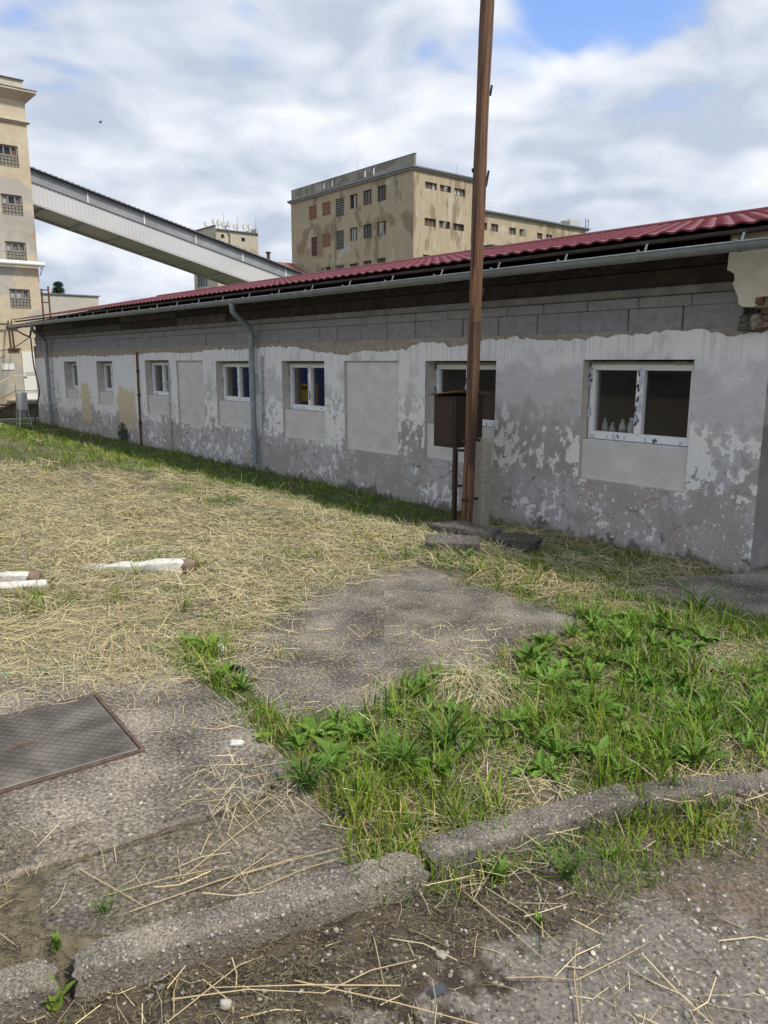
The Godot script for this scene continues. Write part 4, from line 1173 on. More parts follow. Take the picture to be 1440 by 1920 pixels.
func build_background() -> void:
	# tower block with white roof ventilators
	var root := thing("ventilator_building", "weathered beige block with white ventilators behind the conveyor gallery", "building", P(63.2, 0, -27.9), YAW)
	var m1 := uv_mat(facade_texture(200, 300, 5.0, 14.0, [Vector3(.46, .42, .335), Vector3(.52, .48, .39), Vector3(.33, .285, .205), Vector3(.44, .42, .36)], 131, .28, 0.0))
	var m2 := uv_mat(facade_texture(200, 300, 5.0, 14.0, [Vector3(.46, .42, .335), Vector3(.52, .48, .39), Vector3(.33, .285, .205), Vector3(.44, .42, .36)], 141, .28, 0.0))
	var mb := MB.new()
	var h1 := [Rect2(-4.1, 8.95, 2.1, 1.1)]
	holes_wall(mb, face(0, 0, false), Rect2(-4.7, 0, 4.7, 14.1), h1, .2)
	part("wall", mb.mesh(m1), root)
	far_window(root, face(0, 0, false), h1[0], .15, 4, M.frame_grey, [M.pane_grey, M.pane_dark, M.pane_grey])
	mb = MB.new()
	var h2 := [Rect2(.5, 13.05, .35, .35), Rect2(2.6, 12.95, .4, .35), Rect2(2.6, 12.0, .45, .25), Rect2(2.0, 8.4, 1.0, .6)]
	holes_wall(mb, face(0, 0, true), Rect2(0, 0, 4.4, 13.75), h2, .2)
	part("wall", mb.mesh(m2), root)
	for k in h2.size(): far_window(root, face(0, 0, true), h2[k], .15, 1, M.frame_grey, [M.pane_dark])
	mb = MB.new()
	mb.quad(Vector3(-4.7, 0, 0), Vector3(-4.7, 0, -4.4), Vector3(-4.7, 14.1, -4.4), Vector3(-4.7, 14.1, 0))
	mb.quad(Vector3(0, 0, -4.4), Vector3(-4.7, 0, -4.4), Vector3(-4.7, 13.75, -4.4), Vector3(0, 13.75, -4.4))
	mb.box(Vector3(-2.35, 13.9, -4.3), Vector3(4.7, .7, .2))
	part("rear_wall", mb.mesh(M.wall_pale), root)
	mb = MB.new()
	mb.box(Vector3(-2.3, 13.79, -2.2), Vector3(4.9, .08, 4.3))
	mb.box(Vector3(-2.35, 14.12, .0), Vector3(4.75, .05, .25))
	part("roof", mb.mesh(M.metal_edge), root)
	mb = MB.new()
	mb.tube(PackedVector3Array([Vector3(.08, 13.7, -1.2), Vector3(.08, 13.4, -1.35), Vector3(.08, 8, -1.35)]), PackedFloat32Array([.06, .06, .06]), 6)
	part("downpipe", mb.mesh(M.frame_grey), root)
	var lob := MB.new()
	lob.tube(PackedVector3Array([Vector3(0, 0, 0), Vector3(0, .42, 0), Vector3(0, .44, 0), Vector3(0, .52, 0), Vector3(0, .68, 0), Vector3(0, .82, 0), Vector3(0, .90, 0)]), PackedFloat32Array([.10, .10, .15, .2, .22, .16, .03]), 12)
	var lm := lob.mesh(M.white)
	for q in [[-2.6, -.4], [-.9, -.3], [-.3, -.5], [-.5, -1.0], [-.4, -1.6], [-.9, -1.5], [-.3, -2.1], [-.5, -2.5], [-.3, -3.1], [-.4, -3.75]]:
		part("ventilator", lm, root, Vector3(q[0], 13.82 + (.25 if q[1] > -.45 else 0.0), q[1]), Basis.IDENTITY.scaled(Vector3.ONE * (.72 + .28 * absf(sin(q[1] * 9.0)))))
	mb = MB.new()
	for zz in [-.9, -2.3, -4.2]: mb.tube(PackedVector3Array([Vector3(-.1, 13.8, zz), Vector3(-.1, 15.2, zz)]), PackedFloat32Array([.02, .012]), 5)
	part("lightning_rod", mb.mesh(M.metal_edge), root)
	# low house with red roof and chimney
	root = thing("red_roofed_house", "pale house with low red roof and dark chimney beside factory block", "house", P(64.5, 0, -33.0), YAW)
	mb = MB.new()
	mb.box(Vector3(-2, 5.4, -2.5), Vector3(4, 10.8, 5.0))
	part("wall", mb.mesh(M.wall_pale), root)
	mb = MB.new()
	mb.quad(Vector3(.3, 10.75, .3), Vector3(.3, 10.75, -5.3), Vector3(-2, 11.9, -5.3), Vector3(-2, 11.9, .3))
	mb.quad(Vector3(-4.3, 10.75, -5.3), Vector3(-4.3, 10.75, .3), Vector3(-2, 11.9, .3), Vector3(-2, 11.9, -5.3))
	mb.tri(Vector3(.1, 10.8, 0), Vector3(-2, 11.85, 0), Vector3(-4.1, 10.8, 0))
	var rp := part("roof", mb.mesh(M.redtile), root)
	mb = MB.new()
	mb.tube(PackedVector3Array([Vector3(-1.4, 11.3, -2.0), Vector3(-1.4, 12.55, -2.0)]), PackedFloat32Array([.16, .16]), 10)
	mb.tube(PackedVector3Array([Vector3(-1.4, 12.55, -2.0), Vector3(-1.4, 12.68, -2.0)]), PackedFloat32Array([.27, .27]), 10)
	part("chimney", mb.mesh(M.rust), rp)
	# grey box building behind the tower
	root = thing("flat_roofed_shed", "plain pale grey flat roofed building right of the cream tower", "building", P(43.2, 0, -9.6), YAW)
	mb = MB.new()
	mb.box(Vector3(-4, 2.85, 4.0), Vector3(8, 5.7, 8.0))
	part("wall", mb.mesh(M.wall_pale), root)
	mb = MB.new()
	mb.box(Vector3(-4, 5.73, 4.0), Vector3(8.15, .06, 8.15))
	part("roof_edge", mb.mesh(M.metal_edge), root)
	mb = MB.new()
	mb.tube(PackedVector3Array([Vector3(.1, 4.95, .6), Vector3(.1, 5.0, .1), Vector3(.1, 4.85, -.1), Vector3(.1, 4.6, .0)]), PackedFloat32Array([.1, .1, .1, .09]), 8)
	part("spout", mb.mesh(M.frame_grey), root)
	# trees
	var sp := thing("spruce_tree", "dark green spruce top showing above the flat roofed building", "tree", Vector3(-25.3, 0, -62.3))
	mb = MB.new()
	mb.tube(PackedVector3Array([Vector3.ZERO, Vector3(0, 8, 0)]), PackedFloat32Array([.16, .02]), 7)
	part("trunk", mb.mesh(M.timber2), sp)
	mb = MB.new()
	var r := RandomNumberGenerator.new(); r.seed = 31
	for k in 1700:
		var y := 1.0 + 7.1 * sqrt(r.randf())
		var an := r.randf() * TAU
		var tier := 0.65 + 0.35 * absf(sin(y * 5.2 + sin(an * 3.0)))
		var rad := (8.15 - y) * 0.33 * tier * r.randf_range(.35, 1.0)
		var g := r.randf_range(.6, 1.3)
		mb.col = Color(.018 * g, .05 * g, .022 * g)
		mb.blade(Vector3(cos(an) * rad, y, sin(an) * rad), an, .42, .13, -0.15, .5, r.randf_range(-.6, .6), 2)
	part("crown", mb.mesh(M.needle), sp)
	var tr := thing("leafy_tree", "small green treetop just above the far red roof edge", "tree", Vector3(-20.6, 0, -62.0))
	mb = MB.new()
	mb.tube(PackedVector3Array([Vector3.ZERO, Vector3(.1, 3, 0), Vector3(0, 6, 0)]), PackedFloat32Array([.12, .08, .02]), 7)
	part("trunk", mb.mesh(M.timber2), tr)
	mb = MB.new()
	for k in 1100:
		var q := Vector3(r.randfn() * .55, 0, r.randfn() * .55)
		var y := 3.0 + 3.4 * r.randf() - q.length() * .6
		var g := r.randf_range(.6, 1.4)
		mb.col = Color(.07 * g, .12 * g, .03 * g)
		mb.blade(q + Vector3(0, y, 0), r.randf() * TAU, .2, .12, r.randf_range(-.8, 1.2), .4, r.randf_range(-1, 1), 2, true)
	part("crown", mb.mesh(M.leaf), tr)
	# container that the window panes mirror, left of the picture
	root = thing("blue_container", "blue steel site container with yellow sign, mirrored in the window panes", "container", P(20.6, .12, 8.3), YAW)
	mb = MB.new()
	mb.box(Vector3(0, 1.3, 0), Vector3(8.6, 2.6, 2.3), Basis.IDENTITY, .03)
	part("body", mb.mesh(M.blue), root)
	mb = MB.new()
	for k in 28: mb.box(Vector3(-4.2 + k * .31, 1.3, -1.165), Vector3(.12, 2.3, .03), Basis.IDENTITY, .01)
	part("ribs", mb.mesh(M.blue), root)
	var sg := Node3D.new(); sg.name = "sign"; root.add_child(sg)
	mb = MB.new()
	mb.box(Vector3(2.1, .85, -1.2), Vector3(1.0, .6, .03), Basis.IDENTITY, .01)
	part("board", mb.mesh(M.yellow), sg)
	mb = MB.new()
	mb.box(Vector3(2.1, 1.02, -1.217), Vector3(.85, .1, .01))
	part("print", mb.mesh(M.black), sg)
	var cw := Node3D.new(); cw.name = "window"; root.add_child(cw)
	mb = MB.new()
	for s in [-1, 1]:
		mb.box(Vector3(3.6 + s * .42, 1.2, -1.2), Vector3(.1, .9, .06)); mb.box(Vector3(3.6, 1.2 + s * .4, -1.2), Vector3(.74, .1, .06))
	part("frame", mb.mesh(M.pvc), cw)
	mb = MB.new()
	mb.box(Vector3(3.6, 1.2, -1.18), Vector3(.74, .7, .02))
	part("pane", mb.mesh(M.pane_dark), cw)
	# a bird
	mb = MB.new()
	mb.tube(PackedVector3Array([Vector3(-.12, 0, 0), Vector3(-.05, .01, 0), Vector3(.05, .01, 0), Vector3(.12, 0, 0), Vector3(.16, 0, 0)]), PackedFloat32Array([.01, .035, .04, .025, .005]), 8)
	for s in [-1, 1]:
		mb.quad(Vector3(.06, .01, 0), Vector3(.03, .10, s * .14), Vector3(-.06, .09, s * .15), Vector3(-.04, .01, 0))
		mb.tri(Vector3(.03, .10, s * .14), Vector3(-.10, .13, s * .30), Vector3(-.06, .09, s * .15))
	solo("bird", mb.mesh(M.black), "small dark bird flying in the sky above the conveyor gallery", "bird", Vector3(-14.7, 14.2, -43.3), Basis(Vector3(.2, .2, 1).normalized(), 1.2) * Basis.IDENTITY.scaled(Vector3.ONE * .7))

# the building across the narrow passage, right of the picture; it shades the end wall and the path
func build_neighbour() -> void:
	var root := thing("neighbour_building", "plain grey two-storey building across the passage, right of the picture", "building", P(-2.5, 0, -4.6), YAW)
	var mb := MB.new()
	mb.box(Vector3(4, 3.0, 0), Vector3(8, 6.4, 10.5))
	part("wall", mb.mesh(M.wall_pale), root)
	mb = MB.new()
	mb.box(Vector3(4, 6.25, 0), Vector3(8.4, .12, 10.9), Basis.IDENTITY, .02)
	part("roof", mb.mesh(M.metal_edge), root)
	for q in [-3.0, 0.0, 3.0]: far_window(root, face(-8 * 0 - 0.02, 0) * Transform3D(Basis(Vector3.UP, PI), Vector3.ZERO), Rect2(q - .6, 1.2, 1.2, 1.3), 0.0, 2, M.frame_grey, [M.pane_dark])

	# hall on the far side of the yard, left of the picture; the near windows mirror it
	root = thing("opposite_hall", "long dull grey hall across the yard, left of the picture, mirrored in the near windows", "building", P(22, 0, 27), YAW)
	mb = MB.new()
	mb.box(Vector3(0, 3.4, 3), Vector3(44, 7.0, 6))
	part("wall", mb.mesh(M.hallbrick), root)
	mb = MB.new()
	mb.box(Vector3(0, 6.95, 3), Vector3(44.6, .15, 6.6), Basis.IDENTITY, .02)
	part("roof", mb.mesh(M.metal_edge), root)
	for k in 9: far_window(root, Transform3D(Basis(Vector3.UP, PI), Vector3(0, 0, -.02)), Rect2(-19.0 + k * 4.6, 1.4, 1.6, 2.2), 0.0, 3, M.frame_grey, [M.pane_dark, M.pane_grey, M.pane_dark])

# ---------------------------------------------------------------- the yard
var gnoise: FastNoiseLite
var pnoise: FastNoiseLite
const KD := Vector2(.9255, -.3788)       # along the kerb
const KN := Vector2(.3788, .9255)        # towards the road
const SLAB_A := [Vector2(-1.42, -4.62), Vector2(-1.19, -4.39), Vector2(-.76, -3.80), Vector2(-.42, -3.23), Vector2(-.50, -3.02), Vector2(-.56, -2.95), Vector2(-1.07, -2.60), Vector2(-1.40, -2.42), Vector2(-2.6, -2.0), Vector2(-4.2, -3.6), Vector2(-2.6, -5.2)]
const SLAB_C := [Vector2(-.40, -3.17), Vector2(-.13, -2.74), Vector2(-.08, -2.52), Vector2(-.88, -2.17), Vector2(-1.12, -2.24), Vector2(-1.26, -2.44), Vector2(-1.08, -2.58), Vector2(-.55, -2.93), Vector2(-.485, -3.0)]
const SLAB_B := [Vector2(.34, -6.64), Vector2(1.41, -5.2), Vector2(1.10, -4.82), Vector2(.40, -4.18), Vector2(-.12, -3.76), Vector2(-.50, -3.66), Vector2(-.97, -4.25), Vector2(-.85, -5.3), Vector2(-.1, -6.4)]
const PATH := [Vector2(1.75, -6.2), Vector2(2.75, -6.90), Vector2(3.40, -7.02), Vector2(7.5, -10.4), Vector2(9, -8.5), Vector2(5.5, -5.0), Vector2(3.0, -5.72), Vector2(2.25, -5.93)]

func road_side(x: float, z: float) -> float:
	return (Vector2(x, z) - Vector2(-.93, -2.01)).dot(KN)
func on_slab(x: float, z: float) -> int:
	for i in slab_polys.size():
		if Geometry2D.is_point_in_polygon(Vector2(x, z), slab_polys[i][0]): return i
	return -1
func gh0(x: float, z: float) -> float:
	var q := uw(x, z)
	var h := .20 * smoothstep(.7, 2.6, q.y)
	h += .075 * exp(-pow((q.y - 3.0) / .8, 2)) * smoothstep(2.2, 4.5, q.x)
	h += .004 * clampf(q.x, 0, 26)
	var calm := smoothstep(-7.5, -5.8, z) * smoothstep(2.2, 2.8, q.y)
	h += gnoise.get_noise_2d(x, z) * lerpf(.035, .010, calm)
	h = lerpf(h, .085, smoothstep(-.10, .02, road_side(x, z)))
	return h
func gh(x: float, z: float) -> float:
	var h := gh0(x, z)
	if z > -11.0 and z < -1.5 and x > -4.5:
		var i := on_slab(x, z)
		if i >= 0: h = minf(h, slab_polys[i][1] - .03)
	return h
func surf(x: float, z: float) -> float:
	var i := on_slab(x, z)
	if i >= 0: return slab_polys[i][1]
	return gh0(x, z)

func ragged(poly: Array, amp: float, sd: int) -> PackedVector2Array:
	var ns := fnl(sd, 4.0, 3)
	var out := PackedVector2Array()
	for i in poly.size():
		var a: Vector2 = poly[i]; var b: Vector2 = poly[(i + 1) % poly.size()]
		var k := maxi(1, int(a.distance_to(b) / .07))
		for j in k:
			var p := a.lerp(b, float(j) / k)
			var nr := (b - a).normalized().orthogonal()
			out.append(p + nr * ns.get_noise_2dv(p) * amp)
	return out
func slab_mesh(poly: PackedVector2Array, y: float, m: Material) -> ArrayMesh:
	var mb := MB.new()
	var top := PackedVector2Array()
	var inner := Geometry2D.offset_polygon(poly, -.012)
	var use := inner[0] if inner.size() > 0 else poly
	var ix := Geometry2D.triangulate_polygon(use)
	for k in range(0, ix.size(), 3):
		var a := use[ix[k]]; var b := use[ix[k + 1]]; var c := use[ix[k + 2]]
		if (b - a).cross(c - a) > 0: 
			var t := b; b = c; c = t
		mb.tri(Vector3(a.x, y, a.y), Vector3(b.x, y, b.y), Vector3(c.x, y, c.y))
	var s := 1.0 if Geometry2D.is_polygon_clockwise(use) else -1.0
	for k in use.size():
		var a := use[k]; var b := use[(k + 1) % use.size()]
		var nr := (b - a).normalized().orthogonal()
		if Geometry2D.is_point_in_polygon((a + b) * .5 + nr * .004, use): nr = -nr
		var a2 := a + nr * .012; var b2 := b + nr * .012
		mb.quad(Vector3(a.x, y, a.y), Vector3(b.x, y, b.y), Vector3(b2.x, y - .014, b2.y), Vector3(a2.x, y - .014, a2.y))
		mb.quad(Vector3(a2.x, y - .014, a2.y), Vector3(b2.x, y - .014, b2.y), Vector3(b2.x, y - .12, b2.y), Vector3(a2.x, y - .12, a2.y))
	return mb.mesh(m)

var last_grid: Array = []
func kerb_mesh(ln: float, wd: float, ht: float, amp: float, sd: int, m: Material) -> ArrayMesh:
	var ns := fnl(sd, 5.0, 3); var n2 := fnl(sd + 1, 22.0, 2)
	var prof := []
	var r := .022
	prof.append(Vector2(-wd * .5, 0))
	for k in 5: prof.append(Vector2(-wd * .5 + r - r * cos(k * PI / 8), ht - r + r * sin(k * PI / 8)))
	for k in [1, 2, 3]: prof.append(Vector2(lerpf(-wd * .5 + r, wd * .5 - r, k / 4.0), ht))
	for k in 5: prof.append(Vector2(wd * .5 - r + r * sin(k * PI / 8), ht - r + r * cos(k * PI / 8)))
	for k in [.66, .33]: prof.append(Vector2(wd * .5, ht * k))
	prof.append(Vector2(wd * .5, 0))
	var st := SurfaceTool.new(); st.begin(Mesh.PRIMITIVE_TRIANGLES); st.set_smooth_group(0)
	var nl := int(ln / .022)
	var grid := []
	for i in nl + 1:
		var t := float(i) / nl
		var x := (t - .5) * ln
		var en := minf(minf(t, 1.0 - t) * ln / .045, 1.0)
		var row := []
		for p in prof:
			var c := Vector3(x, p.y, p.x)
			var d := ns.get_noise_3dv(c) * amp + n2.get_noise_3dv(c) * amp * .55
			var nr := Vector3(0, p.y - ht * .4, p.x).normalized()
			c += nr * d
			c.y = lerpf(c.y - .03 * (1.0 if p.y > ht * .5 else 0.0), c.y, en); c.z *= lerpf(.88, 1.0, en)
			c.x += ns.get_noise_3d(p.x * 9, p.y * 9, sd) * .02 * (1.0 - en)
			row.append(c)
		grid.append(row)
	for i in nl:
		for k in prof.size() - 1:
			for q in [grid[i][k], grid[i + 1][k + 1], grid[i + 1][k], grid[i][k], grid[i][k + 1], grid[i + 1][k + 1]]: st.add_vertex(q)
	st.set_smooth_group(1)
	for e in [0, nl]:
		var c := Vector3.ZERO
		for q in grid[e]: c += q
		c /= prof.size()
		for k in prof.size() - 1:
			for q in [c, grid[e][k], grid[e][k + 1]]: st.add_vertex(q)
	st.generate_normals()
	last_grid = grid
	return commit_st(st, m)

func build_ground() -> void:
	gnoise = fnl(201, .55, 4); pnoise = fnl(202, .35, 3)
	for q in [[SLAB_A, .210, .02], [SLAB_C, .190, .025], [SLAB_B, .215, .025], [PATH, .055, .03]]:
		slab_polys.append([ragged(q[0], q[2], 210 + slab_polys.size()), q[1]])
	var xs := [-500.0, -250.0, -120.0, -70.0, -45.0, -30.0, -20.0, -15.0]
	var x := -12.0
	while x < 9.0: xs.append(x); x += .11
	xs.append_array([10.0, 13.0, 20.0, 40.0, 80.0, 160.0, 400.0])
	var zs := [-500.0, -250.0, -120.0, -80.0, -55.0, -40.0, -32.0]
	var z := -27.0
	while z < -1.0: zs.append(z); z += .11
	zs.append_array([0.0, 2.0, 6.0, 15.0, 40.0, 120.0, 300.0])
	var st := SurfaceTool.new(); st.begin(Mesh.PRIMITIVE_TRIANGLES)
	for zz in zs:
		for xx in xs:
			var green := smoothstep(2.9, 1.6, uw(xx, zz).y + pnoise.get_noise_2d(xx * 3.0, zz * 3.0))
			st.set_color(Color(1, 1, 1).lerp(Color(.55, .78, .40), green))
			st.set_uv(Vector2(xx, zz))
			st.add_vertex(Vector3(xx, gh(xx, zz) - (.006 if road_side(xx, zz) > 0.05 else 0.0), zz))
	var nx := xs.size()
	for j in zs.size() - 1:
		for i in nx - 1:
			var a := j * nx + i
			for k in [a, a + 1, a + nx + 1, a, a + nx + 1, a + nx]: st.add_index(k)
	st.generate_normals()
	var gm := mat(Color.WHITE, .97, ramp_tex(203, [lin(.035, .03, .02), lin(.085, .072, .046), lin(.135, .112, .072), lin(.175, .146, .095)], .07, 5, 512), 2.7)
	gm.vertex_color_use_as_albedo = true
	bump(gm, gm.albedo_texture, 1.5)
	struct("ground", commit_st(st, gm))
	var labels := ["concrete_slab", "concrete_slab", "concrete_slab", "concrete_path"]
	var ms := [M.slab, M.slab, M.slab2, M.path]
	for i in 4: struct(labels[i], slab_mesh(slab_polys[i][0], slab_polys[i][1], ms[i]))
	build_road()

# bare strip in front of the kerb: dark mossy soil, gravel and old aggregate concrete
func build_road() -> void:
	var W := 1536; var H := 800
	var X0 := -2.0; var X1 := 2.6; var Z0 := -3.6; var Z1 := -1.2
	var b := PackedByteArray(); b.resize(W * H * 3)
	var hb := PackedByteArray(); hb.resize(W * H)
	var n1 := fnl(221, 1.6, 4); var n2 := fnl(222, 7.0, 4); var n3 := fnl(223, 45.0, 2); var n4 := fnl(224, 3.0, 3)
	for y in H:
		var z := Z0 + (Z1 - Z0) * (y + .5) / H
		for x in W:
			var xx := X0 + (X1 - X0) * (x + .5) / W
			var a := n1.get_noise_2d(xx, z); var m := n2.get_noise_2d(xx, z); var g := n3.get_noise_2d(xx, z)
			var soil := Vector3(.030, .022, .014).lerp(Vector3(.085, .064, .044), clampf(.45 + m * 1.1 + g * .4, 0, 1))
			# red-brown crumbs to the right
			var red := smoothstep(.55, 1.0, xx) * smoothstep(-.05, .25, n4.get_noise_2d(xx, z) + m * .4)
			soil = soil.lerp(Vector3(.17, .085, .055) * (1.0 + g * .6), red * .35)
			soil = soil.lerp(Vector3(.20, .175, .145) * (1.0 + g * .7), smoothstep(.45, .9, xx) * .45)
			var line := -1.80 - .42 * (xx + .33) if xx < .8 else -2.275 + .05 * (xx - .8)
			var k := smoothstep(-.03, .05, (z - line) + a * .20 + m * .16)
			var conc := Vector3(.155, .140, .122) * (1.0 + m * .35 + g * .5)
			var c := soil.lerp(conc, k)
			put(b, (y * W + x) * 3, c)
			hb[y * W + x] = int(clampf(110 + g * 90 + m * 60 + k * 40, 0, 255))
	var r := RandomNumberGenerator.new(); r.seed = 77
	for s in 60000:
		var cx := r.randi_range(3, W - 4); var cy := r.randi_range(3, H - 4)
		var xx := X0 + (X1 - X0) * cx / W; var z := Z0 + (Z1 - Z0) * cy / H
		var line := -1.80 - .42 * (xx + .33) if xx < .8 else -2.275 + .05 * (xx - .8)
		var on := (z - line) + n1.get_noise_2d(xx, z) * .2 > 0.0
		if not on and r.randf() > .22: continue
		var rr := .7 + 1.7 * pow(r.randf(), 3.0)
		var br := r.randf_range(.30, .70); var wm := r.randf_range(0, .12)
		if on and r.randf() < .3: br *= .75
		var R := int(ceil(rr))
		for dy in range(-R, R + 1):
			for dx in range(-R, R + 1):
				if dx * dx + dy * dy <= rr * rr:
					var i := (cy + dy) * W + cx + dx
					b[i * 3] = int(255 * br); b[i * 3 + 1] = int(255 * br * (1.0 - wm * .6)); b[i * 3 + 2] = int(255 * br * (1.0 - wm * 1.5))
					hb[i] = int(clampf(250 - 60.0 * (dx * dx + dy * dy) / (rr * rr), 0, 255))
	var m := uv_mat(tex_from(b, W, H), .96)
	bump(m, tex_l(hb, W, H), .5)
	var st := SurfaceTool.new(); st.begin(Mesh.PRIMITIVE_TRIANGLES)
	var nx := 116; var nz := 60
	for j in nz + 1:
		for i in nx + 1:
			var x := X0 + (X1 - X0) * i / nx; var z := Z0 + (Z1 - Z0) * j / nz
			var s := road_side(x, z)
			st.set_uv(Vector2(float(i) / nx, float(j) / nz))
			st.add_vertex(Vector3(x, .155 + n1.get_noise_2d(x, z) * .012 + n2.get_noise_2d(x, z) * .010 - .12 * smoothstep(.03, -.12, s), z))
	for j in nz:
		for i in nx:
			var a := j * (nx + 1) + i
			for k in [a, a + 1, a + nx + 2, a, a + nx + 2, a + nx + 1]: st.add_index(k)
	st.generate_normals()
	struct("dirt_road", commit_st(st, m))

# pebbles of the aggregate that stand out of a worn kerb stone
func pebbles_on(ks: Node3D, n: int, sd: int) -> void:
	var r := RandomNumberGenerator.new(); r.seed = sd
	var mm := MultiMesh.new()
	mm.transform_format = MultiMesh.TRANSFORM_3D; mm.use_colors = true
	mm.mesh = commit_st(rock(Vector3(.014, .010, .012), 2, .001, 90, 1.0), M.stone)
	mm.instance_count = n
	for i in n:
		var a := r.randi_range(1, last_grid.size() - 3); var b := r.randi_range(1, last_grid[0].size() - 3)
		var p: Vector3 = last_grid[a][b].lerp(last_grid[a + 1][b + 1], r.randf())
		p = p.lerp(last_grid[a][b + 1], r.randf() * .5)
		var sc := .28 + .85 * pow(r.randf(), 5.0)
		var g := r.randf_range(.10, .40)
		mm.set_instance_transform(i, Transform3D(Basis.from_euler(Vector3(r.randf() * 3, r.randf() * TAU, r.randf() * 3)).scaled(Vector3.ONE * sc), p - Vector3(0, .0035 * sc, 0)))
		mm.set_instance_color(i, Color(g, g * r.randf_range(.88, .98), g * r.randf_range(.70, .92)))
	var o := MultiMeshInstance3D.new()
	o.multimesh = mm; o.name = "aggregate"
	ks.add_child(o, true)
	o.set_meta("kind", "stuff")

func build_yard_objects() -> void:
	var kb := func(a: Vector2, b: Vector2, top: float, ht: float, wd: float, amp: float, sd: int, m: Material, lb: String) -> void:
		var c := (a + b) * .5
		var d := b - a
		var ks := solo("kerb_stone", kerb_mesh(d.length(), wd, ht, amp, sd, m), lb, "kerb", Vector3(c.x, top - ht, c.y), Basis(Vector3.UP, -atan2(d.y, d.x)), "kerb stones along the yard")
		pebbles_on(ks, int(d.length() * (1500 if amp < .012 else 900)), sd)
	kb.call(Vector2(-1.75, -1.66), Vector2(-.965, -1.985), .252, .2, .125, .010, 401, M.kerb, "leftmost kerb stone, cut off by a weedy gap")
	kb.call(Vector2(-.925, -2.005), Vector2(.135, -2.50), .260, .2, .125, .010, 402, M.kerb, "long pebbly concrete kerb stone in the foreground, left of the break")
	kb.call(Vector2(.155, -2.555), Vector2(1.05, -2.955), .250, .2, .13, .013, 403, M.kerb_old, "worn dark kerb stone just right of the break, half sunk in grass")
	kb.call(Vector2(1.07, -2.96), Vector2(2.1, -3.13), .243, .2, .13, .013, 404, M.kerb_old, "rightmost weathered kerb stone, overgrown by weeds")
	# access cover
	var mc := thing("access_cover", "rectangular rusty steel access cover set in the concrete slab", "cover", Vector3(-1.76, .212, -3.35), -atan2(.81, .59))
	var mb := MB.new()
	mb.box(Vector3(0, .004, 0), Vector3(.73, .012, .98), Basis.IDENTITY, .003)
	part("plate", mb.mesh(M.steel_plate), mc)
	mb = MB.new()
	for s in [-1, 1]:
		mb.box(Vector3(s * .382, .002, 0), Vector3(.018, .010, 1.025)); mb.box(Vector3(0, .002, s * .507), Vector3(.746, .010, .018))
	part("frame", mb.mesh(M.rustplate), mc)
	mb = MB.new()
	for k in range(-24, 25):
		for s in [-1, 1]:
			# diagonal ribs clipped to the plate
			var c0: float = k * .05
			var p0 := Vector2(-.34, 0); var p1 := Vector2(.34, 0)
			var za: float = c0 + s * .34 * -.9; var zb: float = c0 + s * .34 * .9
			var ta := 0.0; var tb := 1.0
			for lim in [-.47, .47]:
				var t: float = (lim - za) / (zb - za)
				if lim < 0: 
					if zb > za: ta = maxf(ta, t)
					else: tb = minf(tb, t)
				else:
					if zb > za: tb = minf(tb, t)
					else: ta = maxf(ta, t)
			if tb - ta < .03: continue
			var A := Vector3(lerpf(-.34, .34, ta), .0105, lerpf(za, zb, ta)); var B := Vector3(lerpf(-.34, .34, tb), .0105, lerpf(za, zb, tb))
			mb.box((A + B) * .5, Vector3(A.distance_to(B), .003, .004), Basis(Vector3.UP, -atan2(B.z - A.z, B.x - A.x)))
	part("tread_ribs", mb.mesh(M.steel_plate), mc).set_meta("kind", "stuff")
	mb = MB.new()
	mb.box(Vector3(.02, .0125, -.05), Vector3(.028, .006, .13), Basis(Vector3.UP, .25), .003)
	mb.box(Vector3(.02, .0165, -.05), Vector3(.012, .004, .09), Basis(Vector3.UP, .25))
	part("lifting_slot", mb.mesh(M.rustplate), mc)
	# white painted posts lying in the straw
	var wp := thing("fallen_post", "white painted concrete post with broken brown end, half buried in straw", "post", Vector3(-2.05, .245, -6.47), 0.0, "white posts lying in the straw")
	mb = MB.new()
	part("shaft", commit_st(rock(Vector3(1.0, .125, .15), 22, .022, 413, .35), M.white_conc), wp, Vector3(-.12, -.012, 0), Basis(Vector3.BACK, .11) * Basis(Vector3.UP, -.17))
	part("broken_end", commit_st(rock(Vector3(.11, .125, .125), 6, .018, 411, .9), M.brown_conc), wp, Vector3(.385, .04, .085))
	wp = thing("fallen_post", "white painted post with brown end at the left edge of the straw", "post", Vector3(-3.1, .25, -6.08), 0.0, "white posts lying in the straw")
	mb = MB.new()
	part("shaft", commit_st(rock(Vector3(.86, .115, .13), 20, .02, 414, .35), M.white_conc), wp, Vector3(-.17, -.012, -.025), Basis(Vector3.BACK, .08) * Basis(Vector3.UP, -.12))
	part("broken_end", commit_st(rock(Vector3(.10, .115, .115), 6, .018, 412, .9), M.brown_conc), wp, Vector3(.265, .02, .03))
	mb = MB.new()
	mb.box(Vector3.ZERO, Vector3(.50, .085, .085), Basis.from_euler(Vector3(.3, .12, .04)), .012)
	solo("fallen_post", mb.mesh(M.white_conc), "short square white beam lying in front of the left post", "post", Vector3(-2.93, .24, -5.90), Basis.IDENTITY, "white posts lying in the straw")
	# lumps around the pole foot
	solo("concrete_lump", commit_st(rock(Vector3(.78, .17, .34), 12, .035, 421, .3), M.conc_dark), "rough concrete ledge at the foot of the pole", "concrete block", Vector3(.93, .09, -8.58), Basis(Vector3.UP, -.62), "concrete lumps around the pole")
	solo("concrete_lump", commit_st(rock(Vector3(.46, .16, .34), 10, .025, 422, .3), M.soilstone), "almost black mossy concrete lump right of the pole's ledge", "concrete block", Vector3(1.44, .08, -8.10), Basis(Vector3.UP, -.5), "concrete lumps around the pole")
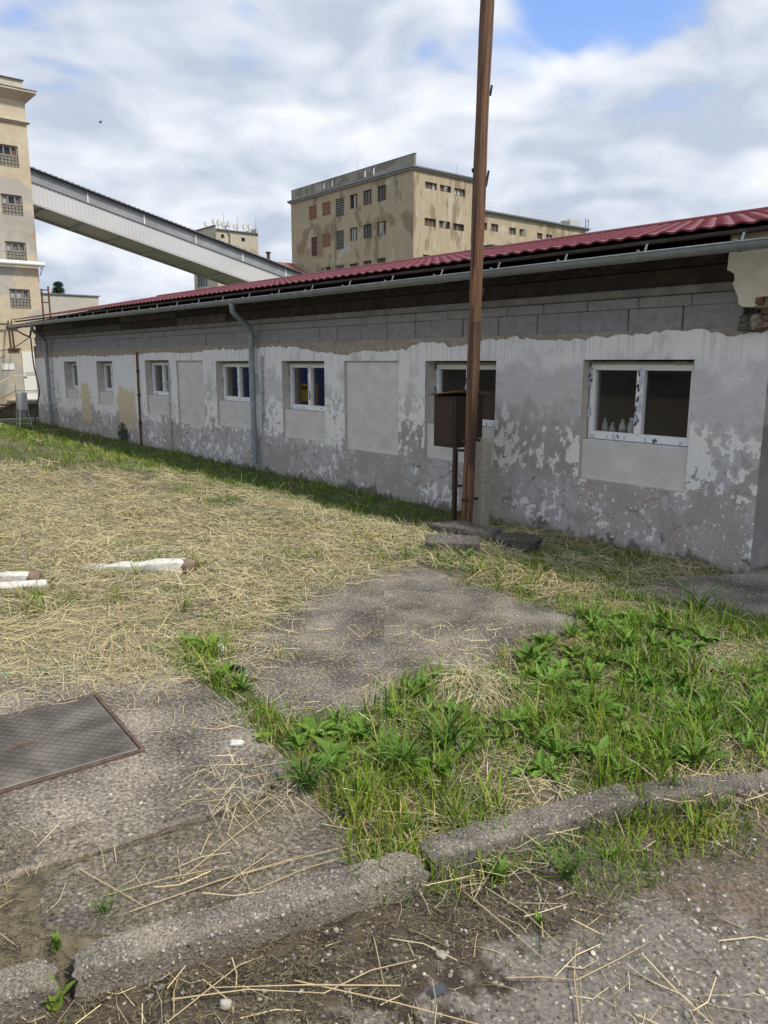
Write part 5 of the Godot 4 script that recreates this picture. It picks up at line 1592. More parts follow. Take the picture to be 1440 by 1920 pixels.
	solo("concrete_lump", commit_st(rock(Vector3(.52, .16, .24), 10, .012, 423, .1), M.conc_dark), "flat grey concrete block lying apart in the grass before the pole", "concrete block", Vector3(.66, .24, -7.30), Basis(Vector3.UP, -.12) * Basis(Vector3.RIGHT, .12), "concrete lumps around the pole")
	# pole
	var pole := thing("utility_pole", "tall brown wooden utility pole beside a concrete stub", "pole", Vector3(.955, .1, -8.80))
	var pts := PackedVector3Array(); var rs := PackedFloat32Array()
	for k in 41:
		var t := k / 40.0
		pts.append(Vector3(.13 * t + .008 * sin(t * 9.0), -.1 + 8.1 * t, .22 * t))
		rs.append(lerpf(.063, .070, minf(1, t * 3)) + .003 * sin(t * 31.0))
	mb = MB.new()
	mb.tube(pts, rs, 24, 0, TAU, true, .1235)
	var wm := uv_mat(wood_texture(), .8)
	part("shaft", mb.mesh(wm), pole)
	mb = MB.new()
	for q in [[4.55, 1, .10], [3.78, -1, .04], [3.7, 1, .16], [2.55, 1, .08], [5.6, -1, .12], [5.6, 1, .12]]:
		mb.box(Vector3(.13 * q[0] / 8.1 + q[1] * .078, q[0] + .1, .22 * q[0] / 8.1), Vector3(.022, q[2], .03), Basis(Vector3.BACK, -.15 * q[1]), .004)
	part("iron_fitting", mb.mesh(M.black), pole)
	mb = MB.new()
	for yy in [.32, 1.0]:
		mb.tube(PackedVector3Array([Vector3(.005, yy, .01), Vector3(.005, yy + .03, .01)]), PackedFloat32Array([.071, .071]), 16)
		mb.box(Vector3(.11, yy + .015, -.06), Vector3(.20, .03, .012), Basis(Vector3.UP, .5))
	part("strap", mb.mesh(M.darkrust), pole)
	# concrete stub
	mb = MB.new()
	var sp := rock(Vector3(.17, 1.22, .15), 14, .010, 431, .55)
	solo("concrete_stub", commit_st(sp, bump(mat(Color.WHITE, .95, ramp_tex(433, [lin(.22, .195, .155), lin(.44, .40, .33), lin(.62, .57, .48)], .09, 6), .5), agg_h, .6)), "weathered pebbly concrete stub post with rounded top beside the pole", "post", Vector3(1.145, .52, -8.93), Basis(Vector3.UP, YAW))
	# rusty cabinet
	var cab := thing("meter_cabinet", "dark brown rusty steel cabinet on a thin post beside the pole", "cabinet", P(3.33, .08, .62), YAW)
	mb = MB.new()
	mb.box(Vector3(0, 1.225, 0), Vector3(.37, .60, .46), Basis.IDENTITY, .006)
	part("body", mb.mesh(M.darkrust), cab)
	mb = MB.new()
	mb.box(Vector3(-.01, 1.23, .234), Vector3(.31, .54, .010), Basis.IDENTITY, .003)
	mb.box(Vector3(.11, 1.2, .243), Vector3(.02, .05, .01))
	part("door", mb.mesh(M.darkrust), cab)
	mb = MB.new()
	mb.box(Vector3(0, 1.545, 0), Vector3(.46, .012, .56), Basis.from_euler(Vector3(-.05, 0, .10)), .003)
	part("lid", mb.mesh(M.rusttop), cab)
	for q in [[.16, .20], [.16, -.18]]:
		mb = MB.new()
		mb.box(Vector3(q[0], .45, q[1]), Vector3(.05, .94, .05), Basis.IDENTITY, .004)
		part("leg", mb.mesh(M.darkrust), cab)
	mb = MB.new()
	for yy in [.90, .48, .16]: mb.box(Vector3(.25, yy, .16), Vector3(.16, .03, .03), Basis(Vector3.UP, .5))
	part("bracket", mb.mesh(M.darkrust), cab)
	# grey cabinet on legs at the far end
	cab = thing("electrical_cabinet", "small grey electrical cabinet on spindly legs at the far wall end", "cabinet", P(20.75, .16, .95), YAW)
	mb = MB.new()
	mb.box(Vector3(0, .72, 0), Vector3(.28, .50, .24), Basis.IDENTITY, .008)
	part("body", mb.mesh(M.lightgrey), cab)
	mb = MB.new()
	mb.box(Vector3(0, .73, .125), Vector3(.24, .43, .012), Basis.IDENTITY, .003)
	part("door", mb.mesh(M.lightgrey), cab)
	for q in [[-1, -1], [1, -1], [1, 1], [-1, 1]]:
		mb = MB.new()
		mb.tube(PackedVector3Array([Vector3(q[0] * .12, .5, q[1] * .1), Vector3(q[0] * .2, -.05, q[1] * .17)]), PackedFloat32Array([.014, .014]), 6)
		part("leg", mb.mesh(M.lightgrey), cab)
	mb = MB.new()
	mb.tube(PackedVector3Array([Vector3(-.18, .08, .16), Vector3(.18, .08, .16)]), PackedFloat32Array([.012, .012]), 6)
	mb.tube(PackedVector3Array([Vector3(.18, .08, .16), Vector3(.18, .08, -.16)]), PackedFloat32Array([.012, .012]), 6)
	part("brace", mb.mesh(M.lightgrey), cab)
	# bottles on the inner sill of the near window
	var bl := [[1.90, .22, .038, "tall grey plastic bottle, leftmost on the window sill", M.lightgrey, 0], [1.80, .18, .036, "squat pale bottle, second from left on the window sill", M.lightgrey, 0], [1.67, .22, .042, "white bottle with green label on the window sill", M.bottle, 2], [1.56, .25, .040, "white trigger spray bottle on the window sill", M.bottle, 1], [1.45, .23, .040, "grey trigger spray bottle next to the window mullion", M.lightgrey, 1]]
	for q in bl:
		var bo := thing("bottle", q[3], "bottle", P(q[0], 1.152, -.29), YAW, "bottles on the window sill")
		mb = MB.new()
		var h: float = q[1]; var rr: float = q[2]
		mb.tube(PackedVector3Array([Vector3(0, .0, 0), Vector3(0, .006, 0), Vector3(0, h * .62, 0), Vector3(0, h * .76, 0), Vector3(0, h * .84, 0), Vector3(0, h * .86, 0)]), PackedFloat32Array([rr * .9, rr, rr, rr * .75, rr * .36, rr * .34]), 14)
		part("body", mb.mesh(q[4]), bo)
		mb = MB.new()
		if q[5] == 1:
			mb.box(Vector3(.012, h * .92, 0), Vector3(.075, .026, .026), Basis.IDENTITY, .006)
			mb.box(Vector3(.03, h * .84, 0), Vector3(.010, .04, .014), Basis(Vector3.BACK, .5))
			part("trigger", mb.mesh(M.white), bo)
		else:
			mb.tube(PackedVector3Array([Vector3(0, h * .84, 0), Vector3(0, h, 0)]), PackedFloat32Array([rr * .45, rr * .42]), 12)
			part("cap", mb.mesh(M.lightgrey), bo)
		if q[5] == 2:
			mb = MB.new()
			mb.tube(PackedVector3Array([Vector3(0, h * .2, 0), Vector3(0, h * .5, 0)]), PackedFloat32Array([rr * 1.01, rr * 1.01]), 14, 0, TAU, false)
			part("label", mb.mesh(mat(lin(.12, .30, .26), .5)), bo)
	# litter
	mb = MB.new()
	mb.box(Vector3.ZERO, Vector3(.13, .03, .035), Basis.from_euler(Vector3(.1, -.6, .05)), .01)
	solo("plastic_scrap", mb.mesh(M.black), "small black plastic piece lying in straw between the slabs", "litter", Vector3(-.87, .235, -4.28))
	solo("stone", commit_st(rock(Vector3(.06, .02, .045), 6, .006, 441, .7), M.white_conc), "flat whitish stone lying on the slab near its right edge", "stone", Vector3(-.70, .219, -3.40))
	solo("stone", commit_st(rock(Vector3(.06, .035, .05), 6, .008, 442, .7), M.white_conc), "white lump in the straw beside the green weeds", "stone", Vector3(-1.02, .235, -4.60))
	solo("stone", commit_st(rock(Vector3(.03, .016, .026), 5, .004, 443, .8), M.conc_pale), "pale yellowish pebble on dark soil in the foreground", "stone", Vector3(.18, .17, -2.12))
	solo("stone", commit_st(rock(Vector3(.032, .02, .026), 5, .004, 444, .8), M.conc_pale), "grey pebble by dark soil at the bottom edge", "stone", Vector3(-.46, .17, -1.93))
	for q in [[-2.15, -4.25, .16, "left strip of green plastic foil on the slab"], [-1.95, -4.33, .14, "right strip of green plastic foil on the slab"]]:
		mb = MB.new()
		for k in 5:
			mb.quad(Vector3(-q[2] * .5 + k * q[2] / 5, .004 + .006 * sin(k * 2.0), -.012), Vector3(-q[2] * .5 + (k + 1) * q[2] / 5, .004 + .006 * sin(k * 2.0 + 2.0), -.010), Vector3(-q[2] * .5 + (k + 1) * q[2] / 5, .004, .014), Vector3(-q[2] * .5 + k * q[2] / 5, .005, .012))
		solo("plastic_foil", mb.mesh(mat(lin(.10, .34, .18), .4)), q[3], "litter", Vector3(q[0], .213, q[1]), Basis(Vector3.UP, .2))
	mb = MB.new()
	mb.box(Vector3.ZERO, Vector3(.05, .008, .03), Basis.from_euler(Vector3(.2, .5, .1)), .003)
	solo("plastic_scrap", mb.mesh(mat(lin(.05, .06, .075), .4)), "dark blue-grey chip lying on the foreground soil", "litter", Vector3(.16, .172, -1.98))

func wood_texture() -> ImageTexture:
	var W := 192; var H := 1024
	var b := PackedByteArray(); b.resize(W * H * 3)
	var g := fnl(451, 1.0, 4); var k := fnl(452, 1.0, 3); var p := fnl(453, 1.0, 2)
	for y in H:
		for x in W:
			var an := TAU * x / W
			var cx := cos(an); var cy := sin(an); var v := y * 8.0 / H
			var gr := g.get_noise_3d(cx * 7.0, cy * 7.0, v * .7)
			var fine := k.get_noise_3d(cx * 24.0, cy * 24.0, v * 1.6)
			var pa := p.get_noise_3d(cx * 1.6, cy * 1.6, v * .9)
			var c := Vector3(.085, .036, .018).lerp(Vector3(.20, .105, .058), clampf(.5 + gr * .9 + fine * .35, 0, 1))
			# tarred foot, worn bright streaks
			c = c.lerp(Vector3(.032, .018, .013), smoothstep(-.05, .25, p.get_noise_3d(cx * 2 + 5, cy * 2, v * .8) + (.25 if v > 5.6 else -.10)) * .75)
			c = c.lerp(Vector3(.32, .15, .06), smoothstep(.30, .42, pa + gr * .35) * (.75 if v > 4.6 else .25))
			c = c.lerp(Vector3(.30, .215, .15), smoothstep(.1, .5, fine) * (.35 if v < 4.0 else .12))
			if fine < -.42: c *= .3
			put(b, (y * W + x) * 3, c)
	# texture v runs 0..2.02 along 8.1 m at scale .25: flip so the foot is at the bottom
	var im := Image.create_from_data(W, H, false, Image.FORMAT_RGB8, b)
	im.flip_y()
	im.generate_mipmaps()
	return ImageTexture.create_from_image(im)

# ---------------------------------------------------------------- straw, grass, weeds
func scatter(called: String, label: String, category: String, m: Mesh, xf: Array, cols: Array) -> void:
	if xf.is_empty(): return
	var mm := MultiMesh.new()
	mm.transform_format = MultiMesh.TRANSFORM_3D
	mm.use_colors = true
	mm.mesh = m
	mm.instance_count = xf.size()
	for i in xf.size():
		mm.set_instance_transform(i, xf[i]); mm.set_instance_color(i, cols[i])
	var o := MultiMeshInstance3D.new()
	o.multimesh = mm
	o.name = numbered(called); add_child(o)
	tag(o, label, category)
	o.set_meta("kind", "stuff")

const STRAW := [Color(.55, .47, .28), Color(.47, .41, .25), Color(.62, .55, .36), Color(.38, .34, .215), Color(.28, .25, .17), Color(.50, .41, .22), Color(.42, .39, .27), Color(.24, .22, .14), Color(.36, .36, .17)]
const GREEN := [Color(.115, .20, .022), Color(.145, .24, .028), Color(.09, .16, .020), Color(.19, .25, .042), Color(.28, .27, .085)]
func straw_patch(r: RandomNumberGenerator, n: int, rad: float, l0: float, l1: float, wd: float, lift: float, align: float, dull := 1.0) -> ArrayMesh:
	var mb := MB.new()
	for i in n:
		var a := r.randf() * TAU; var q := rad * sqrt(r.randf())
		var c: Color = STRAW[r.randi() % STRAW.size()]
		var g := r.randf_range(.9, 1.3) * dull
		mb.col = Color(c.r * g, c.g * g, c.b * g)
		var yaw := r.randf_range(-align, align) + (PI if r.randf() < .5 else 0.0)
		var ln := r.randf_range(l0, l1)
		var p := Vector3(cos(a) * q, r.randf_range(.003, lift), sin(a) * q) - Vector3(cos(yaw), 0, sin(yaw)) * ln * .5
		mb.stalk(p, yaw, ln, wd * r.randf_range(.7, 1.4), r.randf_range(-.06, .18), r.randf_range(-.55, .55), r.randf_range(-.9, .9))
	return mb.mesh(M.straw)
func grass_clump(r: RandomNumberGenerator, n: int, rad: float, h0: float, h1: float, wd: float, dry := .1) -> ArrayMesh:
	var mb := MB.new()
	for i in n:
		var c: Color = GREEN[r.randi() % GREEN.size()] if r.randf() > dry else STRAW[r.randi() % STRAW.size()]
		var g := r.randf_range(.75, 1.25)
		mb.col = Color(c.r * g, c.g * g, c.b * g)
		var a := r.randf() * TAU; var q := rad * sqrt(r.randf())
		mb.blade(Vector3(cos(a) * q, -.01, sin(a) * q), r.randf() * TAU, r.randf_range(h0, h1), wd * r.randf_range(.7, 1.3), r.randf_range(.8, 1.5), r.randf_range(.3, 1.5), r.randf_range(-.3, .3), 3)
	return mb.mesh(M.grass)
func leaf_mesh(ln: float, wd: float, pitch: float, bend: float, c: Color) -> ArrayMesh:
	var mb := MB.new()
	mb.col = c
	var q := Vector3.ZERO; var a := pitch; var pw := .004; var fold := .35
	for i in 7:
		var tt := (i + 1) / 7.0
		var e := q + Vector3(cos(a), sin(a), 0) * ln / 7.0
		var w2: float = wd * .5 * maxf(.0, sin(PI * pow(clampf(.06 + tt * .94, 0, 1), .75))) * (1.0 + .15 * sin(i * 2.4))
		var up := Vector3(-sin(a), cos(a), 0)
		for s in [-1.0, 1.0]:
			var A := q + Vector3(0, 0, s * pw) + up * pw * fold; var B := e + Vector3(0, 0, s * w2) + up * w2 * fold
			mb.quad(q, e, B, A)
		q = e; a -= bend / 7.0; pw = w2
	return mb.mesh(M.leaf)
func straw_density(x: float, z: float, sl: int, s: float) -> float:
	var q := uw(x, z)
	var nz := pnoise.get_noise_2d(x * 4.0, z * 4.0)
	if s > .06: return .13
	if sl < 0 and z > -3.3 and x < -.42 + (z + 3.23) * .47: return .30
	if sl == 0: return clampf(smoothstep(-3.75, -4.35, z + nz * .5 + (x + 1.5) * .12) * 1.0, .03, 1.0)
	if sl == 1: return .10 + .3 * smoothstep(-2.5, -2.3, z + nz * .3 - x * .42 - .3)
	if sl == 2: return clampf(.06 + nz * .45 + smoothstep(-.55, -.95, x) * .5, .05, .7)
	if sl == 3: return .5 * smoothstep(3.0, 1.9, x)
	if x > -.95 + (z + 4.1) * -.35 and z > -5.2 and q.y > 1.0: return clampf(.36 - nz * .6, .08, .7)
	if z > -4.4 and x < -.3 and z > -4.4 + (x + 1.2) * .9: return .25
	if q.y > 2.75 + nz * .9 + smoothstep(7.0, 12.0, q.x) * 1.4: return clampf(.80 + nz * .7, .3, 1.2)
	var trough := exp(-pow((q.y - 2.15 + nz * .6) / .38, 2)) * smoothstep(1.5, 3.5, q.x) * smoothstep(10.0, 7.5, q.x)
	return clampf(.04 + nz * .35 + trough * .85 + .35 * smoothstep(4.0, 2.5, q.x), .02, .9)
func grass_density(x: float, z: float, sl: int, s: float) -> float:
	var q := uw(x, z)
	var nz := pnoise.get_noise_2d(x * 3.0 + 50.0, z * 3.0)
	if s > .03: return clampf(smoothstep(.45, .95, x) * smoothstep(.42, .12, s) * .55 + nz * .3 - .12, 0, .5)
	if sl < 0 and z > -3.3 and x < -.42 + (z + 3.23) * .47: return .05
	if sl == 2: return .012 + .6 * smoothstep(-.12, .02, z + .864 * x + 3.85 + nz * .2)
	if sl >= 0: return 0.0
	if x > -.95 + (z + 4.1) * -.35 and z > -5.3 and q.y > .6: return clampf(.68 + nz * 1.0, .18, .95)
	if x < -.2 and z > -4.9 and q.y > 2.0 and z > -4.9 + (x + 1.5) * .75: return .9 if Geometry2D.get_closest_point_to_segment(Vector2(x, z), Vector2(-1.25, -4.6), Vector2(-.42, -3.23)).distance_to(Vector2(x, z)) < .17 + nz * .1 else .10
	var edge := 2.75 + nz * 1.1 + smoothstep(7.0, 12.0, q.x) * 1.4
	var tr := exp(-pow((q.y - 2.15) / .38, 2)) * smoothstep(1.5, 3.5, q.x) * smoothstep(10.0, 7.5, q.x)
	if q.y < edge and q.y > .05: return clampf(1.0 - tr * .8 + nz * .5, .1, 1.0) * lerpf(.6, 1.0, smoothstep(3.0, 4.5, q.x))
	return clampf(nz * 1.1 + .02, .09, .5)

func build_vegetation() -> void:
	var r := RandomNumberGenerator.new(); r.seed = 505
	var sm := []
	for k in 2: sm.append(straw_patch(r, 70, .26, .04, .34, .0029, .040, PI))
	sm.append(straw_patch(r, 70, .26, .08, .42, .0029, .045, .6))
	for k in 2: sm.append(straw_patch(r, 80, .24, .02, .22, .0023, .022, PI))
	var thin := straw_patch(r, 15, .22, .04, .24, .0024, .010, PI)
	var bits := straw_patch(r, 34, .12, .008, .055, .0017, .008, PI, .36)
	var gl := [grass_clump(r, 34, .09, .05, .13, .0042, .06), grass_clump(r, 34, .09, .04, .11, .004, .22)]
	var gt := [grass_clump(r, 20, .05, .14, .30, .007, .05), grass_clump(r, 16, .05, .10, .24, .009, .1)]
	var sx := [[], [], [], [], []]; var sc := [[], [], [], [], []]
	var tx := []; var tc := []; var bx := []; var bc := []
	var gx := [[], []]; var gc := [[], []]; var hx := [[], []]; var hc := [[], []]
	# cells of ground that the picture can see, walked over with a spacing that grows with distance
	var z := -1.55
	while z > -27.0:
		var step := clampf(-z * .016, .055, .30)
		var x := -.56 * -z - .5
		while x < .56 * -z + .5:
			var px := x + r.randf_range(-.5, .5) * step; var pz := z + r.randf_range(-.5, .5) * step
			x += step
			var q := uw(px, pz)
			if q.y < .04 and q.x > -.05: continue
			if q.y < -2.0 or q.x > 25.0: continue
			var s := road_side(px, pz)
			var sl := on_slab(px, pz)
			var y := surf(px, pz) if s < .02 else .158
			var grow := maxf(1.0, step / .16)
			var sd := straw_density(px, pz, sl, s)
			if sl < 0 and Geometry2D.get_closest_point_to_segment(Vector2(px, pz), Vector2(.34, -6.64), Vector2(1.41, -5.2)).distance_to(Vector2(px, pz)) < .16: sd *= .12
			var jit := r.randf_range(.78, 1.12)
			var warm := r.randf_range(-.06, .06)
			var col := Color(jit * (1 + warm), jit, jit * (1 - warm * 1.5))
			if r.randf() < sd * clampf(step * step * 55.0, .10, .85):
				var bs := Basis(Vector3.UP, r.randf() * TAU).scaled(Vector3(1, grow * r.randf_range(.6, 1.3), 1) * r.randf_range(.8, 1.15) * pow(grow, .4))
				if sd < .35:
					tx.append(Transform3D(bs, Vector3(px, y, pz))); tc.append(col)
				else:
					var k := (3 + r.randi() % 2) if r.randf() < smoothstep(-7.0, -4.0, pz) * .9 + .25 else r.randi() % 3
					sx[k].append(Transform3D(bs, Vector3(px, y, pz))); sc[k].append(col)
			if s > .04 or sl == 1 or (sl == 0 and pz > -2.75) or (s > -.45 and px < -.45):
				var soil := (s <= .04 and sl < 0) or (pz < -1.80 - .42 * (px + .33))
				if r.randf() < (.65 if soil else .06):
					bx.append(Transform3D(Basis(Vector3.UP, r.randf() * TAU), Vector3(px, y, pz))); bc.append(col)
			if sl == 2 and r.randf() < .20:
				bx.append(Transform3D(Basis(Vector3.UP, r.randf() * TAU), Vector3(px, y, pz))); bc.append(Color(2.3, 2.3, 2.3) * jit)
			var gd := grass_density(px, pz, sl, s)
			if r.randf() < gd * clampf(step * step * 230.0, .45, .97):
				var k := 1 if r.randf() < .35 else 0
				var near_wall := smoothstep(.5, .1, q.y)
				var sc1 := r.randf_range(.7, 1.3) * pow(grow, .7) * (1.0 + near_wall * .25 * smoothstep(2.5, 5.0, q.x))
				gx[k].append(Transform3D(Basis(Vector3.UP, r.randf() * TAU).scaled(Vector3(1.1, 1, 1.1) * sc1), Vector3(px, y, pz)))
				var nz := pnoise.get_noise_2d(px * 2.0, pz * 2.0 + 30.0)
				gc[k].append(Color(1.0 + nz * .5, 1.0 + nz * .12, 1.0) * r.randf_range(.8, 1.2))
			if gd > .35 and pz > -7.0 and r.randf() < gd * .20:
				var k := r.randi() % 2
				hx[k].append(Transform3D(Basis(Vector3.UP, r.randf() * TAU).scaled(Vector3.ONE * r.randf_range(.55, 1.1)), Vector3(px, y, pz)))
				hc[k].append(Color(1, 1, 1) * r.randf_range(.8, 1.2))
		z -= step
	for k in 5: scatter("straw", "cut dry straw spread over the yard", "straw", sm[k], sx[k], sc[k])
	scatter("straw", "thinly scattered loose straw stalks on slabs and grass", "straw", thin, tx, tc)
	scatter("plant_litter", "short dead plant bits on the bare soil by the kerb", "plant litter", bits, bx, bc)
	for k in 2: scatter("grass", "short green grass in the yard", "grass", gl[k], gx[k], gc[k])
	for k in 2: scatter("tall_grass", "tufts of taller green grass between slabs and kerb", "grass", gt[k], hx[k], hc[k])
	# pebbles on the bare strip
	var pm := []
	for k in 3: pm.append(commit_st(rock(Vector3(.016, .010, .013), 2, .002, 520 + k, 1.0), M.stone))
	var px2 := [[], [], []]; var pc := [[], [], []]
	for i in 1500:
		var x := r.randf_range(-1.3, 1.7); var zz := r.randf_range(-3.1, -1.7)
		if road_side(x, zz) < .07: continue
		var k := r.randi() % 3
		var g := r.randf_range(.12, .55)
		px2[k].append(Transform3D(Basis.from_euler(Vector3(r.randf(), r.randf() * TAU, r.randf())).scaled(Vector3.ONE * (.3 + 1.2 * pow(r.randf(), 4.0))), Vector3(x, .158, zz)))
		pc[k].append(Color(g, g * r.randf_range(.86, 1.0), g * r.randf_range(.68, .95)))
	for k in 3: scatter("gravel", "small loose pebbles on the bare strip before the kerb", "gravel", pm[k], px2[k], pc[k])
	build_weeds(r)
	build_straw_heaps(r)

func weed(at: Vector2, size: float, n: int, leaves: Array, lb: String, grp: String, r: RandomNumberGenerator, upright := .0, called := "leafy_weed") -> void:
	var s := road_side(at.x, at.y)
	var y := surf(at.x, at.y) if s < .02 else .158
	var t := thing(called, lb, "weed", Vector3(at.x, y - .005, at.y), r.randf() * TAU, grp)
	for k in n:
		var sc := size * r.randf_range(.6, 1.15)
		part("leaf", leaves[r.randi() % leaves.size()], t, Vector3(r.randf_range(-.02, .02), 0, r.randf_range(-.02, .02)) * size * 5.0, Basis(Vector3.UP, TAU * k / n + r.randf_range(-.5, .5)) * Basis(Vector3.BACK, r.randf_range(-.15, .35) + upright) * Basis(Vector3.RIGHT, r.randf_range(-.4, .4)) * Basis.IDENTITY.scaled(Vector3.ONE * sc))

func build_weeds(r: RandomNumberGenerator) -> void:
	var broad := []; var lance := []; var pale := []; var small := []; var grey := []
	for k in 4:
		var g := .8 + .15 * k
		broad.append(leaf_mesh(1.0, .30, .75, .8 + .2 * k, Color(.115 * g, .215 * g, .035 * g)))
		lance.append(leaf_mesh(1.0, .15, .95, .7 + .25 * k, Color(.11 * g, .205 * g, .035 * g)))
		pale.append(leaf_mesh(1.0, .40, .6, .7 + .2 * k, Color(.19 * g, .27 * g, .05 * g)))
		small.append(leaf_mesh(1.0, .35, .9, .6, Color(.14 * g, .24 * g, .045 * g)))
		grey.append(leaf_mesh(1.0, .34, .6, .8, Color(.12 * g, .18 * g, .10 * g)))
	var made := 0
	# broad-leaved weeds through the green triangle
	while made < 165:
		var p := Vector2(r.randf_range(-.55, 2.3), r.randf_range(-5.3, -3.1))
		if on_slab(p.x, p.y) >= 0 or road_side(p.x, p.y) > -.16: continue
		if p.x < -.5 + (p.y + 3.3) * -.45: continue
		if made < 125 and (p.x < .45 or p.x > 1.75) and r.randf() < .55: continue
		var zone := "beside the golden straw heap"
		if p.y > -3.55: zone = "just behind the worn kerb"
		elif p.x < .15: zone = "near the slab corner"
		elif p.y < -4.55: zone = "between the middle slab and the path"
		elif p.x > 1.45: zone = "near the right picture edge"
		elif p.x > .9: zone = "in the middle right of the green corner"
		if made % 3 == 0: weed(p, r.randf_range(.10, .19), r.randi_range(9, 14), lance, "clump of narrow green leaves " + zone, "narrow-leaved weeds " + zone, r, .15)
		else: weed(p, r.randf_range(.08, .16), r.randi_range(9, 14), broad, "broad-leaved green weed " + zone, "broad-leaved weeds " + zone, r)
		made += 1
	weed(Vector2(-1.12, -4.66), .15, 18, broad, "dark green leafy weed at the straw edge above the slab corner", "", r)
	weed(Vector2(-1.26, -4.78), .12, 16, broad, "leafy weed just left of the weed at the slab corner", "", r)
	weed(Vector2(-.78, -4.02), .17, 14, lance, "rosette of narrow leaves in the gap between two slabs", "", r, .1)
	weed(Vector2(-.93, -4.22), .13, 10, lance, "small narrow-leaved weed higher up the gap between slabs", "", r, .1)
	weed(Vector2(-.60, -3.47), .07, 9, pale, "yellow-green round-leaved weed at the slab's right corner", "", r)
	weed(Vector2(1.98, -4.3), .15, 12, grey, "grey-green large-leaved weed at the right edge", "", r)
	weed(Vector2(2.15, -3.75), .22, 8, lance, "dark long-leaved weed by the right picture edge", "", r)
	weed(Vector2(.42, -2.50), .085, 14, small, "bright green young weed in front of the worn kerb", "", r, .3)
	weed(Vector2(.86, -2.60), .07, 8, small, "tiny bright weed right of the grass tuft by the kerb", "", r, .3)
	weed(Vector2(.52, -2.27), .05, 8, small, "small seedling on the bare foreground soil", "", r, .3)
	weed(Vector2(-.945, -1.93), .11, 5, pale, "upright weed growing in the gap between kerb stones", "", r, .7)
	weed(Vector2(-.86, -1.80), .06, 16, small, "low yellowish weed at the foot of the long kerb stone", "", r, .4)
	weed(Vector2(-1.02, -2.10), .06, 14, small, "yellowish weed behind the kerb gap", "", r, .5)
	weed(Vector2(.75, -6.95), .14, 9, small, "small weed near the fallen flat block", "", r)
	# foreground grass tufts as plants of their own
	var blades := []
	for k in 3: blades.append(leaf_mesh(1.0, .045, 1.15, 1.1 + .4 * k, Color(.09, .17, .035) * (.85 + .15 * k)))
	for q in [[Vector2(.66, -2.50), .17, 30, "thick green grass tuft on the soil before the worn kerb"], [Vector2(-.32, -3.02), .26, 34, "tall grass tuft at the slab's pointed corner"], [Vector2(.30, -3.35), .30, 30, "tall dark grass tuft in the middle of the green corner"], [Vector2(-.93, -2.28), .12, 16, "small grass tuft on the litter behind the kerb gap"], [Vector2(1.02, -2.85), .2, 22, "grass tuft growing over the right kerb stones"], [Vector2(.1, -3.15), .28, 28, "tall thin grass tuft just behind the worn kerb"], [Vector2(2.35, -5.6), .4, 16, "tall grass by the concrete path at the right edge"]]:
		weed(q[0], q[1], q[2], blades, q[3], "", r, .15, "grass_tuft")

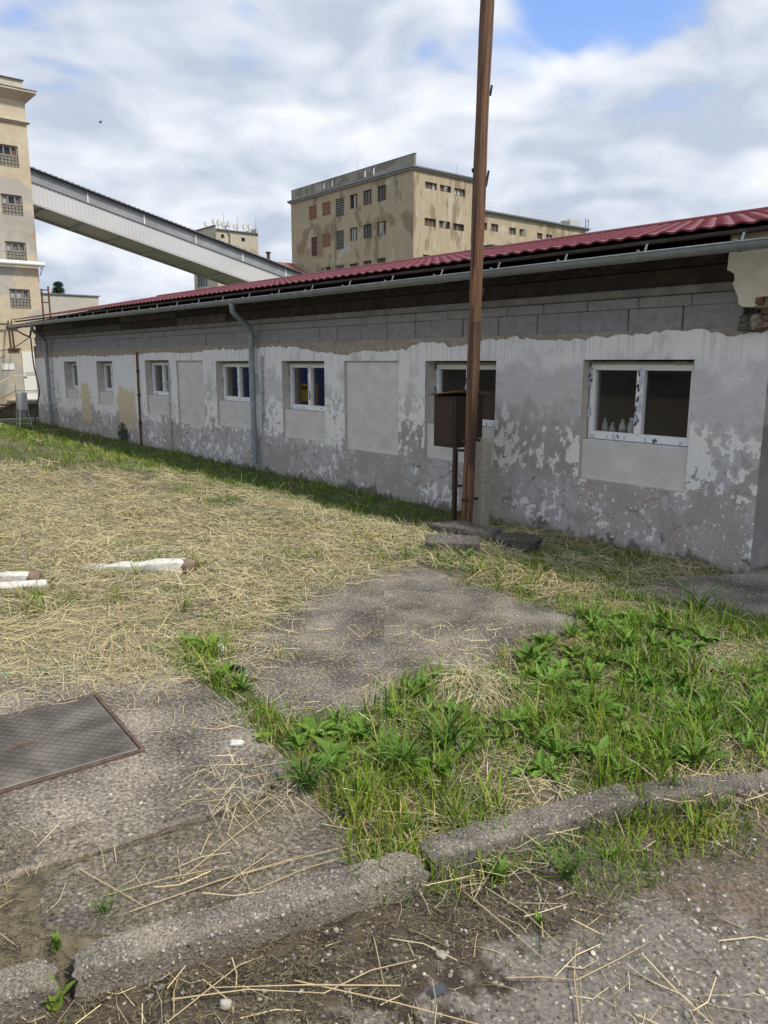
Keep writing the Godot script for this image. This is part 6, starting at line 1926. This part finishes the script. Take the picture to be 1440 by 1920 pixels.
func build_straw_heaps(r: RandomNumberGenerator) -> void:
	var heap := func(c: Vector2, rad: float, ht: float, n: int, lb: String, dull: float) -> void:
		var mb := MB.new()
		for i in n:
			var a := r.randf() * TAU; var q := sqrt(r.randf())
			var h := ht * (1.0 - q * q)
			var col: Color = STRAW[r.randi() % STRAW.size()]
			var g := r.randf_range(.8, 1.2) * dull
			mb.col = Color(col.r * g, col.g * g, col.b * g)
			var p := Vector3(cos(a) * q * rad * (1.0 + .35 * sin(a * 2.0 + 1.0)), h * r.randf_range(.4, 1.1), sin(a) * q * rad * (1.0 + .3 * cos(a * 3.0)))
			var yaw := (PI * .5 + r.randfn() * .55) if r.randf() < .6 else a + r.randf_range(-2.2, 2.2)
			mb.blade(p, yaw, r.randf_range(.5, 1.3) * rad, .0036, r.randf_range(-.35, .25) if ht > .08 else r.randf_range(-.03, .08), r.randf_range(.4, 1.3) if ht > .08 else r.randf_range(0, .15), r.randf_range(-.6, .6), 3)
		solo("straw_heap", mb.mesh(M.straw), lb, "straw heap", Vector3(c.x, surf(c.x, c.y), c.y))
	heap.call(Vector2(.52, -4.0), .26, .13, 900, "golden heap of straw draped over the green weeds", 1.0)
	heap.call(Vector2(1.88, -4.1), .20, .10, 200, "small straw heap by the grey-green weed at the right", .95)
	heap.call(Vector2(-.92, -6.55), .17, .13, 260, "small dark tuft of hay on the straw field", .6)
	heap.call(Vector2(-4.6, -11.0), .30, .12, 240, "small brownish hay lump far back on the left of the straw field", .55)
	heap.call(Vector2(-3.0, -10.4), .22, .12, 220, "brown hay lump at the straw field's edge towards the wall", .5)
	heap.call(Vector2(-5.6, -11.6), .35, .13, 260, "farthest low hay lump near the left picture edge", .6)
	heap.call(Vector2(-.62, -3.05), .22, .05, 120, "loose straw handful at the slab's front corner", 1.0)
	heap.call(Vector2(-1.75, -4.85), .40, .09, 420, "flattened straw bundle above the access cover slab", .95)
	# long single stalks lying in the foreground
	var long := [[-.62, -1.86, -.25, -2.28], [-.55, -1.80, -.62, -1.88], [-.62, -1.95, -.18, -1.97], [-.18, -1.97, .10, -2.10], [-.27, -2.02, .36, -1.83], [.05, -2.0, -.52, -1.99], [.28, -2.42, .50, -2.10], [.36, -2.44, .56, -2.16], [.37, -2.03, .58, -2.02], [.58, -2.02, .86, -2.18], [.55, -1.86, .62, -2.18], [-.05, -2.35, .0, -2.0], [.14, -2.72, .62, -2.44], [-.62, -2.42, -.05, -2.66], [-.58, -2.38, -.40, -2.62], [-.72, -2.45, -.42, -2.94], [-.96, -2.36, -.55, -2.52], [-.85, -2.28, -.30, -2.58], [-.5, -2.35, -.05, -2.60], [-1.1, -2.5, -.8, -2.3]]
	for q in long:
		var mb := MB.new()
		var a := Vector3(q[0], 0, q[1]); var b := Vector3(q[2], 0, q[3])
		var mid := a.lerp(b, .5) + Vector3(r.randf_range(-.012, .012), 0, r.randf_range(-.012, .012))
		for p in [a, b, mid]: pass
		var ya := (surf(a.x, a.z) if road_side(a.x, a.z) < .02 else .162) + .006; var yb := (surf(b.x, b.z) if road_side(b.x, b.z) < .02 else .162) + .008
		a.y = ya; b.y = yb; mid.y = maxf((ya + yb) * .5, (surf(mid.x, mid.z) if road_side(mid.x, mid.z) < .02 else .162)) + .014
		mb.col = Color(.50, .41, .245) * r.randf_range(.85, 1.1)
		var o := a
		mb.tube(PackedVector3Array([a - o, mid - o, b - o]), PackedFloat32Array([.0022, .0019, .0012]), 6)
		var where := "on the concrete behind the kerb" if q[1] < -2.25 and q[0] < .1 else ("on the soil at the bottom left" if q[0] < .1 else "on the bare ground at the bottom right")
		solo("straw_stalk", mb.mesh(M.straw), "long single straw stalk lying " + where, "straw stalk", o, Basis.IDENTITY, "long straw stalks " + where)

func _ready() -> void:
	# camera
	var cam := Camera3D.new()
	cam.name = "camera"
	add_child(cam)
	cam.position = Vector3(0, 2.0, 0)
	cam.rotation = Vector3(-.192085, 0, 0)
	cam.fov = 67.0146
	cam.near = .05; cam.far = 1500.0
	cam.current = true
	# sky, exposure
	var we := WorldEnvironment.new()
	we.name = "world_environment"
	var env := Environment.new()
	env.background_mode = Environment.BG_SKY
	env.sky = make_sky()
	env.background_energy_multiplier = 1.0
	env.tonemap_mode = Environment.TONE_MAPPER_LINEAR
	env.tonemap_exposure = 1.34
	env.sdfgi_enabled = true; env.ssao_enabled = true; env.ssil_enabled = true
	we.environment = env
	add_child(we)
	# sun through thin cloud, high, from the right and slightly behind the wall's plane
	var sun := DirectionalLight3D.new()
	sun.name = "sun"
	sun.light_energy = 0.95
	sun.light_color = Color(1.0, .965, .91)
	sun.light_angular_distance = 5.0
	sun.shadow_enabled = true
	add_child(sun)
	var hd := (-D * .95 - N * .25).normalized()
	var sd := (hd * cos(deg_to_rad(54)) + Vector3.UP * sin(deg_to_rad(54))).normalized()
	sun.look_at_from_position(sd * 50.0, Vector3.ZERO)
	rng.seed = 2024
	make_materials()
	make_aggregate()
	build_ground()
	build_long_building()
	build_tower()
	build_gallery()
	build_factory()
	build_background()
	build_neighbour()
	build_yard_objects()
	build_vegetation()
